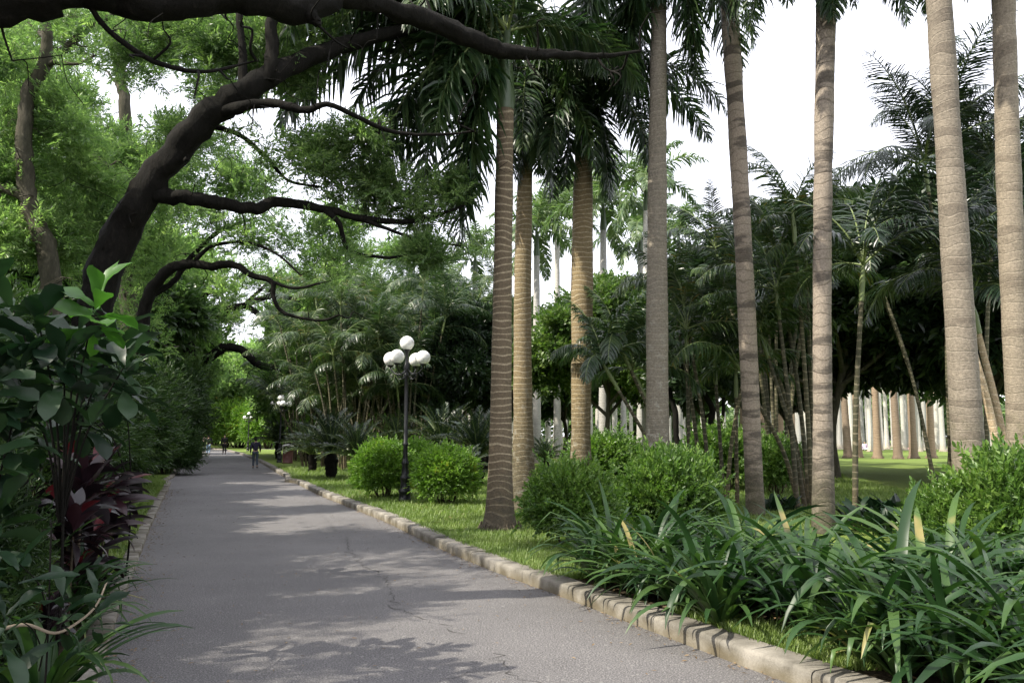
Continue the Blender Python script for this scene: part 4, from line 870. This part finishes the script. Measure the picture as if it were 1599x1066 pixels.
# ================================================================== STRAP LILIES
def strap_leaf(g, rng, L, w, a0, az, curl, base=(0, 0, 0), droop=1.0, twist=.3):
    S = 11; t = np.linspace(0, 1, S); ang = a0 - curl * t ** 1.4
    kink = rng.uniform() < .2
    if kink: ang = ang - (t > rng.uniform(.5, .75)) * rng.uniform(.6, 1.2)
    yaw = az + rng.normal(0, twist) * t
    d = np.stack([np.cos(ang) * np.cos(yaw), np.cos(ang) * np.sin(yaw), np.sin(ang)], 1)
    P = np.zeros((S, 3)); P[1:] = np.cumsum(d[:-1] * L / (S - 1), 0); P += np.array(base)
    P[:, 2] = np.maximum(P[:, 2], .015 + rng.uniform(0, .02)) if base[2] < .1 else P[:, 2]
    sd = np.stack([-np.sin(yaw), np.cos(yaw), np.zeros(S)], 1); up = np.cross(d, sd)
    ro = rng.normal(0, .35) * t[:, None]; sd2 = sd * np.cos(ro) + up * np.sin(ro)
    ww = (w * np.interp(t, [0, .15, .45, .8, .95, 1], [.75, .9, 1, .72, .3, .04]))[:, None]; f = .28
    V = np.stack([P - sd2 * ww + up * -ww * -f, P, P + sd2 * ww + up * ww * f], 1).reshape(-1, 3)
    i = np.arange(S - 1)[:, None] * 3
    Q = np.concatenate([i + np.array([[0, 1, 4, 3]]), i + np.array([[1, 2, 5, 4]])]); g.add(V, Q, 0, True)
def strap_variant(seed, n=64, L=(.65, 1.3), w=.03):
    rng = np.random.default_rng(seed); g = Geo()
    for k in range(n):
        az = k * 2.4 + rng.uniform(-.4, .4); q = k / n
        strap_leaf(g, rng, rng.uniform(*L), w * rng.uniform(.8, 1.2), R(rng.uniform(35, 60) + 32 * (1 - q)), az, R(rng.uniform(60, 125)), (.05 * math.cos(az), .05 * math.sin(az), 0))
    return g.mesh('leaves', M['strap'])
SV = [strap_variant(600 + i) for i in range(6)]
rng = np.random.default_rng(66)
LB = []   # clump places: (X, Y)
rows = [(.5, 2.6, 9.0, .42), (1.05, 2.2, 9.9, .55), (1.7, 2.2, 9.8, .62), (2.4, 2.4, 9.2, .7), (3.2, 2.8, 8.4, .8), (4.1, 3.4, 8.0, .9), (5.1, 4.2, 8.0, 1.0)]
for off, y0, y1, st in rows:
    y = y0
    while y < y1: LB.append((kr(y) + off + rng.normal(0, .1), y + rng.normal(0, .12), off)); y += st * rng.uniform(.85, 1.15)
LB = [q for q in LB if not (q[2] < .75 and 5.9 < q[1] < 6.7)]
NAMED = {0: 'strap leaved lily clump at the kerb in the very corner of the view'}
for i, (x, y, off) in enumerate(LB):
    s = rng.uniform(.75, 1.18) * (1.0 if off > .6 else .92); pxx = x / y * F + 799.5
    row = 'overhanging the kerb' if off < .6 else 'just behind the kerb row' if off < 1.3 else 'in the middle of the bed' if off < 2.6 else 'at the back of the bed'
    colm = 'at the far left of the bed' if pxx < 980 else 'below the mottled palm' if pxx < 1080 else 'below the leaning palm' if pxx < 1200 else 'below the straight mossy palm' if pxx < 1340 else 'between the mossy and tilting palms' if pxx < 1480 else 'at the right edge of the view'
    tag(put('lily_clump', SV[i % 6], None, (x, y, .1), rng.uniform(0, 6.28), s), 'strap leaved clump %s %s' % (row, colm), 'plant', 'lily clumps %s' % row)
# lower left strap leaves
for i, (px, py, s, lab) in enumerate([(20, 1010, 1.0, 'strap leaved clump in the lower left corner'), (110, 985, .75, 'strap leaved clump bending over the left path edge'), (-60, 940, .9, 'strap leaved clump cut by the left edge'), (60, 1120, .8, 'strap leaved clump below the corner at the bottom left'), (-20, 860, .9, 'strap leaved clump under the red leaved plants'), (150, 940, .45, 'small strap leaved clump on the brick edging')]):
    tag(put('lily_clump', SV[(i + 2) % 6], None, gnd(px, py, .045), i * 1.7, s), lab, 'plant')
# ================================================================== CORDYLINES
def rosette(seed, n, L, w, mats, stem_h, lean=(0, 0), red=.1):
    rng = np.random.default_rng(seed); g = Geo(); st = Geo()
    top = np.array([lean[0], lean[1], stem_h]); tube(st, catmull([[0, 0, -.03], top * [.3, .3, .55], top], 5), np.linspace(.016, .012, 11), 7, cap=False)
    for k in range(n):
        q = k / n; az = k * 2.4 + rng.uniform(-.3, .3)
        strap2(g, rng, L * rng.uniform(.7, 1.1), w * rng.uniform(.8, 1.15), R(80 - 75 * q + rng.normal(0, 8)), az, R(rng.uniform(30, 80)), top - np.array([0, 0, .22 * q]), mi=0 if q > red else 1)
    return st.mesh('stem', M['stem']), g.mesh('leaves', mats)
def strap2(g, rng, L, w, a0, az, curl, base, mi=0, prof=((0, .15, .5, .8, 1), (.15, .35, 1, .7, .03)), wav=.0):
    S = 9; t = np.linspace(0, 1, S); ang = a0 - curl * t ** 1.2
    d = np.stack([np.cos(ang) * math.cos(az), np.cos(ang) * math.sin(az), np.sin(ang)], 1)
    P = np.zeros((S, 3)); P[1:] = np.cumsum(d[:-1] * L / (S - 1), 0); P += np.array(base)
    sd = np.tile([-math.sin(az), math.cos(az), 0], (S, 1)); up = np.cross(d, sd); ro = rng.normal(0, .4)
    sd, up = sd * math.cos(ro) + up * math.sin(ro), up * math.cos(ro) - sd * math.sin(ro)
    ww = (w * np.interp(t, *prof))[:, None]; f = .25; wv = (wav * w * np.sin(t * 14 + rng.uniform(0, 6)))[:, None]
    V = np.stack([P - sd * ww + up * (ww * f + wv), P, P + sd * ww + up * (ww * f - wv)], 1).reshape(-1, 3); i = np.arange(S - 1)[:, None] * 3
    g.add(V, np.concatenate([i + np.array([[0, 1, 4, 3]]), i + np.array([[1, 2, 5, 4]])]), mi, True)
CRD = [rosette(700 + i, 30, .46, .062, [M['cordy'], M['cordy_red']], h, red=(.09, .0, .0)[i]) for i, h in enumerate((.95, .6, 1.15))]
CP = [(196, 905, 8.6, 1.2, 'topmost dark red cordyline with a bright red heart beside the grass strip'), (150, 900, 8.0, 1.0, 'dark purple cordyline left of the red hearted one'), (120, 910, 7.4, 1.0, 'purple cordyline in front of the thin shrub stem'), (60, 930, 6.8, .95, 'dark cordyline at the left among the undergrowth'),
      (170, 915, 7.6, .7, 'low purple cordyline over the brick edging'), (110, 930, 6.6, .8, 'pink hearted cordyline below the big leaved shrub'), (205, 890, 9.2, .9, 'dark cordyline nearest the left grass strip'), (140, 900, 9.0, 1.2, 'dark cordyline behind the pink hearted one'), (20, 930, 6.4, .9, 'dark cordyline cut by the left edge'), (160, 930, 7.0, .5, 'lowest cordyline close to the path'), (170, 890, 9.6, 1.3, 'tall cordyline at the back of the red leaved plants'), (215, 870, 9.9, .8, 'small cordyline beside the grass strip'),
      (100, 960, 8.2, 1.2, 'bushy dark cordyline in the middle of the red leaved plants'), (75, 960, 5.8, .6, 'low dark cordyline behind the left lilies'), (60, 900, 8.6, 1.25, 'tall dark cordyline behind the thin shrub stem')]
for i, (px, py, Y, s, lab) in enumerate(CP):
    p = at(px, 900, Y) * [1, 1, 0] + [0, 0, .045]; p[0] = min(p[0], kl(Y) - .3)
    t = thing('cordyline', lab, 'plant', p, i * 1.3, 'dark red cordylines on the left', s); v = CRD[i % 3]; put('stem', v[0], t); put('leaves', v[1], t)
# ================================================================== BIG-LEAVED SHRUBS (left foreground)
OB = ((0, .15, .55, .8, .95, 1), (.06, .3, .95, 1, .5, .05))
def bigleaf(label, base, tops, seed, L=.34, w=.075, n=13, trunk=.013, litidx=()):
    rng = np.random.default_rng(seed); base = np.array(base, float); t = thing('large_leaved_shrub', label, 'shrub', base); st = Geo(); g = Geo()
    for k, tp in enumerate(tops):
        tp = np.array(tp) - base; fk = np.array([rng.normal(0, .008), .01, min(1.05, tp[2] * .5 + .3 * rng.uniform())])
        m = fk + (tp - fk) * [.35, .35, .55]
        if k == 0: tube(st, catmull([[0, 0, -.03], [.03, 0, .4], [0, .02, 1.15]], 6), np.linspace(trunk, trunk * .7, 13), 8, cap=False)
        tube(st, catmull([fk, m, tp], 6), np.linspace(trunk * .7, trunk * .35, 13), 7, cap=False)
        for j in range(n):
            q = j / n; az = j * 2.4 + rng.uniform(-.4, .4)
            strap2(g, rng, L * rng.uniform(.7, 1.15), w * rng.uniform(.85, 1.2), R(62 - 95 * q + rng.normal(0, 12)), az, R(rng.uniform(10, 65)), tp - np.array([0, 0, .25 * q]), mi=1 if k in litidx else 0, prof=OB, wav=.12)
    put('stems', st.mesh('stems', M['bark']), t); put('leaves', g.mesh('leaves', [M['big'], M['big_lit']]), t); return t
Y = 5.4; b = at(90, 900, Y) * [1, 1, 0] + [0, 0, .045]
bigleaf('large leaved shrub with a rosette coloured as if sunlit in front of the leaning trunk', b, [at(150, 462, 5.0), at(60, 500, 4.9), at(100, 560, 4.9), at(195, 570, 5.3), at(30, 590, 4.8), at(20, 480, 5.3), at(120, 530, 5.5), at(130, 620, 5.6), at(185, 520, 5.7), at(70, 650, 5.9), at(150, 570, 5.9)], 81, L=.31, w=.058, n=15, litidx=(0,))
Y = 4.6; b = at(-20, 900, Y) * [1, 1, 0] + [0, 0, .045]
bigleaf('dark large leaved shrub at the left edge of the view', b, [at(-40, 470, 4.6), at(-20, 580, 4.6), at(20, 660, 4.8), at(-40, 720, 4.5), at(0, 800, 4.6)], 82, L=.3, w=.055, n=15)
b = at(70, 930, 4.4) * [1, 1, 0] + [0, 0, .045]
bigleaf('low large leaved plant with glossy leaves over the lower left soil', b, [at(100, 930, 4.4), at(30, 880, 4.2), at(150, 930, 4.6), at(10, 960, 4.0)], 83, L=.26, w=.04, n=8, trunk=.006)
b = at(200, 800, 9.6) * [1, 1, 0] + [0, 0, .045]
bigleaf('pale leaved plant behind the red leaved cordylines', b, [at(130, 640, 8.8), at(60, 680, 8.6), at(180, 560, 9.2), at(100, 600, 9)], 84, L=.45, w=.09, n=12)
# bare pale vine stem in lower left
g = Geo(); tube(g, catmull([at(-10, 985, 4.2), at(40, 975, 4.3), at(85, 988, 4.4), at(120, 972, 4.5), at(150, 945, 4.7), at(168, 905, 4.9)], 6), np.linspace(.010, .005, 31), 7)
tag(put('bare_vine_stem', g.mesh('bare_vine_stem', plain('pale_bark', (.20, .16, .11), .8))), 'pale bare curving stem lying among the lower left leaves', 'stem')
# fallen log
b = gnd(228, 739, .045); g = Geo(); rng = np.random.default_rng(3)
tube(g, np.array([[-.9, .25, .18], [-.4, .1, .2], [.1, 0, .19], [.42, -.06, .16]]) , [.17, .2, .19, .15], 14, .12, rng)
t = thing('fallen_log', 'short brown log lying at the end of the left grass strip', 'log', b); put('bark', g.mesh('bark', bark('log_bark', (.08, .05, .03), (.16, .11, .07), (.30, .22, .15))), t)
# twisted dark stems (under the dark tree) near (1110, 650)
rng = np.random.default_rng(8); g = Geo()
b = at(1095, 700, 26) * [1, 1, 0] + [0, 0, .1]
for pts in ([(1090, 715, 12), (1092, 690, 11), (1108, 665, 11), (1112, 640, 10), (1100, 615, 9), (1085, 590, 7)], [(1062, 715, 9), (1056, 680, 9), (1054, 640, 9), (1045, 610, 8), (1050, 580, 6)], [(1092, 700, 8), (1115, 680, 7), (1128, 655, 6), (1130, 620, 5)]):
    limb(g, pts, 26, rng, 9, .05, .05)
for i in range(len(g.V)): g.V[i] = g.V[i] - b
fg = Geo(); foliage(fg, [(at(1090, 560, 26) - b, np.array([1.6, 1.3, 1.0])), (at(1050, 540, 26) - b, np.array([1.2, 1.2, .8]))], rng, BROAD, 30, 26, .4, gaps=False)
t = thing('twisted_tree', 'small tree with black twisted stems behind the cane palm clump', 'tree', b); put('trunk', g.mesh('trunk', M['bark']), t); put('crown', fg.mesh('crown', M['darktree']), t)
# dark broad bed plants at right (1340-1480, 750)
BL = []
rng = np.random.default_rng(12); g = Geo()
for j in range(26): strap2(g, rng, rng.uniform(.4, .6), .06, R(rng.uniform(30, 85)), j * 2.4, R(rng.uniform(10, 60)), (rng.normal(0, .08), rng.normal(0, .08), .0), prof=OB, wav=.1)
BLm = g.mesh('leaves', M['big'])
for i, (px, Y, s) in enumerate([(1350, 14, 1.1), (1385, 14.2, 1.2), (1420, 14, 1.25), (1455, 14.3, 1.3), (1400, 13, 1.0), (1370, 13.2, .9), (1440, 13, 1.1), (1330, 15, .9), (1475, 14.5, 1.1), (1230, 17, .8), (1205, 17, .8)]):
    tag(put('broad_leaf_plant', BLm, None, at(px, 800, Y) * [1, 1, 0] + [0, 0, .1], i * 1.9, s), 'dark broad leaved plant in the low bed, ' + ['left front', 'second along', 'in its middle', 'tallest, by the thick trunk', 'front middle', 'front left, low', 'front right', 'far left end', 'far right end', 'right of the slanting canes', 'between the slanting canes'][i], 'plant', 'dark broad leaved plants in the right bed')
# ================================================================== GRASS
rng = np.random.default_rng(99); g = Geo()
def tuft(rng, n=6, h=.05, w=.004):
    V, Fq = [], []
    for i in range(n):
        a = rng.uniform(0, 6.28); b = rng.normal(0, .012, 2); l = rng.uniform(.4, 1.2) * .7; hh = h * rng.uniform(.6, 1.2); ca, sa = math.cos(a), math.sin(a)
        k = len(V); V += [(b[0] - sa * w, b[1] + ca * w, 0), (b[0] + sa * w, b[1] - ca * w, 0), (b[0] + ca * l * hh, b[1] + sa * l * hh, hh)]; Fq.append((k, k + 1, k + 2))
    return np.array(V), [np.array(Fq)]
TU = [tuft(rng) for _ in range(6)]
def grass_on(n, xf, y0, y1, z, dens_pow=1.7, s=1.0):
    u = rng.uniform(0, 1, n); y = y0 * (y1 / y0) ** u; x = xf(y, rng.uniform(0, 1, n)); P = np.stack([x, y, np.full(n, z)], 1)
    a = rng.uniform(0, 6.28, n); Z = np.zeros(n); Mx = np.stack([np.stack([np.cos(a), -np.sin(a), Z], 1), np.stack([np.sin(a), np.cos(a), Z], 1), np.stack([Z, Z, Z + 1], 1)], 1)
    w = rng.integers(0, 6, n); sz = s * (1 + y / 22) * rng.uniform(.6, 1.3, n)
    for k in range(6): q = w == k; scatter(g, TU[k], P[q], Mx[q], sz[q], 0)
grass_on(52000, lambda y, u: kr(y) + .2 + u * np.interp(y, [9, 12, 20, 40], [2.2, 4, 14, 26]), 9.2, 40, .1)
grass_on(9000, lambda y, u: kl(y) - .2 - u * 1.8, 9, 32, .05)
grass_on(1500, lambda y, u: kr(y) + .27 + u * .45, 5.7, 7.4, .105, s=1.2)
tag(put('grass', g.mesh('grass', M['grass'])), 'short green lawn grass along both sides of the path', 'grass', kind='stuff')
# leaf litter on the road and soil
g = Geo(); rng = np.random.default_rng(21); n = 2600
y = rng.uniform(4, 26, n); s_ = rng.uniform(0, 1, n); x = np.where(s_ < .45, kl(y) + rng.exponential(.16, n), np.where(s_ < .8, kr(y) - rng.exponential(.07, n), kl(y) + rng.uniform(0, 1, n) * (kr(y) - kl(y))))
ok = (x > kl(y)) & (x < kr(y) - .01); P = np.stack([x, y, np.full(n, .012)], 1)[ok]
d = rng.normal(size=(len(P), 3)); d[:, 2] *= .08; Mx = basis(d, rng, roll=.25); scatter(g, leaf4(.045, .006), P, Mx, rng.uniform(.5, 1.2, len(P)))
P = np.stack([kl(y) - rng.uniform(.2, 2.5, n), y, np.full(n, .06)], 1); Mx = basis(rng.normal(size=(n, 3)) * [1, 1, .1], rng, roll=.3); scatter(g, leaf6(.09, .02), P, Mx, rng.uniform(.6, 1.3, n))
P = np.stack([kr(y) + rng.uniform(.2, 3.5, n), y, np.full(n, .115)], 1); scatter(g, leaf6(.08, .018), P, Mx, rng.uniform(.6, 1.3, n))
tag(put('fallen_leaves', g.mesh('fallen_leaves', M['dead'])), 'tiny dry fallen leaves and bits scattered along the path edges', 'fallen leaves', kind='stuff')
# ================================================================== STREET LAMPS
def lamp_meshes():
    base = Geo(); lathe(base, [(.0, 0), (.165, 0), (.165, .06), (.14, .08), (.135, .2), (.15, .22), (.15, .26), (.115, .3), (.105, .5), (.125, .53), (.125, .57), (.09, .62), (.075, .85), (.092, .88), (.092, .92), (.062, .98), (.058, 1.02)], 12)
    pole = Geo(); lathe(pole, [(.058, 1.0), (.052, 1.3), (.07, 1.33), (.07, 1.37), (.05, 1.4), (.046, 2.6), (.042, 2.95), (.062, 2.98), (.062, 3.02), (.045, 3.05), (.06, 3.1), (.075, 3.2), (.05, 3.28), (.03, 3.4), (.04, 3.5), (.055, 3.56), (.08, 3.6), (.08, 3.62), (0, 3.63)], 14)
    arm = Geo(); P = catmull([[.04, 0, 3.12], [.18, 0, 3.02], [.34, 0, 3.05], [.44, 0, 3.14], [.46, 0, 3.2]], 6); tube(arm, P, np.full(len(P), .016), 7)
    P = catmull([[.05, 0, 2.98], [.15, 0, 2.9], [.24, 0, 2.93], [.26, 0, 2.99], [.21, 0, 3.01], [.19, 0, 2.97]], 5); tube(arm, P, np.full(len(P), .010), 6)
    P = catmull([[.34, 0, 3.05], [.39, 0, 2.98], [.44, 0, 2.97], [.46, 0, 3.02], [.43, 0, 3.05]], 5); tube(arm, P, np.full(len(P), .009), 6)
    lathe(arm, [(.0, 3.17), (.02, 3.18), (.03, 3.2), (.085, 3.235), (.085, 3.26), (.0, 3.262)], 14, c=(.46, 0, 0))
    gl = Geo(); sphere(gl, (0, 0, 0), .172, 28, 18)
    return base.mesh('base', M['iron']), pole.mesh('pole', M['iron']), arm.mesh('arm', M['iron']), gl.mesh('globe', M['globe'])
LM = lamp_meshes()
def lamp(label, p, rz=0, s=1.0):
    t = thing('street_lamp', label, 'street lamp', p, rz, 'globe street lamps beside the path', s)
    put('base', LM[0], t); put('pole', LM[1], t)
    for a in (155, -25, 68, 248): put('arm', LM[2], t, rz=R(a)); put('globe', LM[3], t, (.46 * math.cos(R(a)), .46 * math.sin(R(a)), 3.40))
    put('globe', LM[3], t, (0, 0, 3.77)); return t
lamp('nearest black street lamp with five white globes standing between the bright bushes', gnd(632, 783, .1) * [1, 1, 0] + [0, 0, .1], 0)
lamp('second black street lamp beside the tan cane stems and the brown bin', gnd(436, 722, .1), .9)
lamp('third street lamp at the lawn edge near the bend', gnd(387, 704, .1), .3)
lamp('farthest street lamp rising behind the group of walkers', gnd(330, 694, .1), .5)
# litter bin
p = gnd(449, 723, .1); t = thing('litter_bin', 'reddish brown litter bin with a pale top beside the second lamp', 'bin', p)
g = Geo(); lathe(g, [(0, 0), (.3, 0), (.3, .05), (.27, .06), (.3, .8), (.31, .82), (.29, .82)], 16); put('body', g.mesh('body', plain('bin_brown', (.09, .025, .02), .6)), t)
g = Geo(); lathe(g, [(.33, .95), (.33, 1.0), (.2, 1.06), (0, 1.08)], 16); lathe(g, [(0, .95), (.33, .95)], 16)
for a in range(4): tube(g, [[.27 * math.cos(a * 1.57), .27 * math.sin(a * 1.57), .8], [.27 * math.cos(a * 1.57), .27 * math.sin(a * 1.57), .96]], [.015, .015], 6)
put('lid', g.mesh('lid', plain('bin_pale', (.5, .48, .45), .5)), t)
# far round tower with a disc top seen through the boughs
Y = 420; c = at(443, 441, Y); b = c * [1, 1, 0]
t = thing('disc_tower', 'distant tower topped by a wide disc with a yellow sign band, glimpsed through the boughs', 'building', b)
g = Geo(); lathe(g, [(0, 0), (4.5, 0), (4.0, c[2] - 4), (0, c[2] - 4)], 20); put('shaft', g.mesh('shaft', plain('concrete_pale', (.5, .5, .52), .8)), t)
g = Geo(); h = c[2]; lathe(g, [(3.5, h - 4.2), (6.5, h - 2.6), (7.3, h - 1.4), (0, h - 1.4)], 32); lathe(g, [(0, h + 2.2), (7.0, h + 2.2), (3, h + 3.4), (2.2, h + 5), (0, h + 7.2)], 32); put('disc', g.mesh('disc', plain('disc_grey', (.42, .46, .5), .5)), t)
g = Geo(); lathe(g, [(7.3, h - 1.3), (7.5, h - 1.2), (7.5, h + 2.1), (7.0, h + 2.15)], 32); put('sign_band', g.mesh('sign_band', plain('yellow_band', (.6, .48, .18), .5, 0, .6, .8)), t)
# ================================================================== PEOPLE
def skinmesh(joints, edges, mat, root=0, sub=2):
    me = bpy.data.meshes.new('figure'); me.from_pydata([j[:3] for j in joints], edges, []); o = bpy.data.objects.new('figure', me); COL.objects.link(o)
    o.modifiers.new('skin', 'SKIN'); sv = me.skin_vertices[0].data
    for i, j in enumerate(joints): r = j[3]; sv[i].radius = (r, j[4] if len(j) > 4 else r); sv[i].use_root = (i == root)
    s = o.modifiers.new('sub', 'SUBSURF'); s.levels = sub; s.render_levels = sub
    dg = bpy.context.evaluated_depsgraph_get(); m2 = bpy.data.meshes.new_from_object(o.evaluated_get(dg)); bpy.data.objects.remove(o)
    m2.materials.clear(); m2.materials.append(mat)
    for p_ in m2.polygons: p_.use_smooth = True
    return m2
def person(label, p, rz, top, bottom, H=1.7, stride=.16, hair='short', bag=None, seated=False, shoes=(.02, .02, .02), group=None):
    s = H / 1.7; t = thing('person', label, 'person', p, rz, group, s)
    # figure faces +Y
    if not seated:
        hip, kneeL, kneeR = .92, (-.09, .12 * stride / .16, .5), (.10, .02, .49)
        ankL, ankR = (-.09, stride, .09), (.10, -stride, .13); toeL, toeR = (-.10, stride + .14, .04), (.11, -stride + .12, .05); dz = 0
    else:
        hip = .16; kneeL, kneeR = (-.24, .38, .18), (.24, .38, .18); ankL, ankR = (.1, .34, .1), (-.1, .30, .1); toeL, toeR = (.2, .36, .06), (-.2, .33, .06); dz = hip - .92
    sh = 1.40 + dz
    elbL, elbR = (-.26, -.06, 1.13 + dz), (.26, .05, 1.13 + dz); wrL, wrR = (-.25, .06, .89 + dz), (.26, .2, .93 + dz); haL, haR = (-.25, .09, .80 + dz), (.26, .25, .85 + dz)
    J = [(0, 0, hip, .13, .10), (0, 0, hip + .22, .125, .09), (0, 0, sh - .08, .15, .10), (0, 0, sh + .04, .07, .065), (0, .01, sh + .11, .055, .055), (0, .02, sh + .19, .075, .09), (0, .015, sh + .27, .07, .085),
         (-.19, 0, sh, .055), (*elbL, .042), (*wrL, .028), (*haL, .03, .018), (.19, 0, sh, .055), (*elbR, .042), (*wrR, .028), (*haR, .03, .018),
         (-.095, 0, hip - .04, .085), (*kneeL, .058), (*ankL, .04), (*toeL, .035), (.095, 0, hip - .04, .085), (*kneeR, .058), (*ankR, .04), (*toeR, .035)]
    E = [(0, 1), (1, 2), (2, 3), (3, 4), (4, 5), (5, 6), (2, 7), (7, 8), (8, 9), (9, 10), (2, 11), (11, 12), (12, 13), (13, 14), (0, 15), (15, 16), (16, 17), (17, 18), (0, 19), (19, 20), (20, 21), (21, 22)]
    put('body', skinmesh(J, E, M['skin']), t)
    JT = [(0, 0, hip - .02, .155, .125), (0, 0, hip + .22, .15, .115), (0, 0, sh - .06, .175, .125), (0, 0, sh + .03, .085, .08), (-.19, 0, sh - .01, .075), (*elbL, .06), (*wrL, .045), (.19, 0, sh - .01, .075), (*elbR, .06), (*wrR, .045)]
    put('jacket', skinmesh(JT, [(0, 1), (1, 2), (2, 3), (2, 4), (4, 5), (5, 6), (2, 7), (7, 8), (8, 9)], top), t)
    JB = [(0, 0, hip + .02, .14, .115), (-.095, 0, hip - .06, .10), (*kneeL, .072), (ankL[0], ankL[1], ankL[2] + .02, .055), (.095, 0, hip - .06, .10), (*kneeR, .072), (ankR[0], ankR[1], ankR[2] + .02, .055)]
    put('trousers', skinmesh(JB, [(0, 1), (1, 2), (2, 3), (0, 4), (4, 5), (5, 6)], bottom), t)
    sm_ = plain('shoe', shoes, .5)
    for a, b_ in ((ankL, toeL), (ankR, toeR)): put('shoe', skinmesh([(a[0], a[1] - .03, max(.045, a[2] - .045), .045, .04), (b_[0], b_[1], b_[2], .045, .035)], [(0, 1)], sm_), t)
    hj = [(0, -.02, sh + .24, .085, .10), (0, -.01, sh + .31, .075, .09)] + ([(0, -.05, sh + .12, .08, .05)] if hair == 'long' else [])
    put('hair', skinmesh(hj, [(0, 1)] + ([(0, 2)] if hair == 'long' else []), M['hair'], sub=1), t)
    fc = Geo()
    for ex in (-.028, .028): sphere(fc, (ex, .098, sh + .215), .009, 8, 6)
    put('eyes', fc.mesh('eyes', M['hair']), t)
    if bag == 'shoulder':
        g = Geo(); tube(g, np.array([[-.30, -.1, .86], [-.31, 0, .85], [-.30, .1, .86]]), [.12, .14, .12], 10, ell=.5); tube(g, catmull([[-.3, -.05, .95], [-.1, -.14, 1.3], [.1, 0, 1.47], [-.1, .13, 1.25], [-.3, .05, .95]], 4), np.full(17, .012), 5); put('bag', g.mesh('bag', bag_m), t)
    return t
bag_m = plain('bag_dark', (.02, .02, .022), .6)
navy = plain('navy_cloth', (.022, .02, .045), .8); jean = plain('jeans', (.10, .16, .25), .85); jeanl = plain('jeans_light', (.22, .32, .45), .85); black = plain('black_cloth', (.012, .012, .016), .8)
beige = plain('beige_cloth', (.50, .36, .30), .85); greyd = plain('grey_trousers', (.06, .08, .10), .85); white = plain('white_cloth', (.75, .76, .8), .8); pink = plain('pink_cloth', (.75, .35, .45), .8); lilac = plain('lilac_cloth', (.65, .5, .7), .8)
def pfoot(px, py): return gnd(px, py) * [1, 1, 0]
def ph(px, py, top): return px2m(py - top, gnd(px, py)[1]) * 1.0
person('person walking in a long navy jacket and jeans, nearest walker by the right kerb', pfoot(398, 731), .35, navy, greyd, 1.56, .15, 'long', shoes=(.01, .01, .01))
person('person in a dark coat walking alone in the middle of the path', pfoot(350, 709), .4, black, black, 1.72, .12, 'short', bag='shoulder')
person('person in a black top and light blue jeans walking behind the group', pfoot(325, 710.5), .3, black, jeanl, 1.68, .1, 'long')
person('person in a beige pink jacket and grey trousers', pfoot(316.5, 706), .3, beige, greyd, 1.76, .16)
person('person in a white top mostly hidden by the hedge', pfoot(309, 703), .3, white, greyd, 1.7, .12)
def seat(px, Y): return at(px, 690, Y) * [1, 1, 0] + [0, 0, .1]
person('person in a white and pink top sitting on the far lawn edge, back turned', seat(1350, 88), 2.6, lilac, white, 1.7, seated=True)
person('smaller person in a pale pink top sitting left of the one on the far lawn', seat(1343, 87), 1.5, pink, white, 1.5, seated=True)
person('person in pink sitting by the far path behind the palms', seat(1436, 92), 2.9, pink, pink, 1.7, seated=True)
person('person with dark hair sitting beside the one in pink', seat(1424, 92), 2.0, navy, pink, 1.7, seated=True)
person('person in pink standing far behind the cane stems', seat(1129, 80), .5, pink, jean, 1.6)
person('person in a pale blue top standing near the dark shrub in the distance', seat(1218, 70), .5, white, jean, 1.65)
print('OBJECTS TOTAL', len(bpy.data.objects), 'polys', sum(len(m.polygons) for m in bpy.data.meshes))
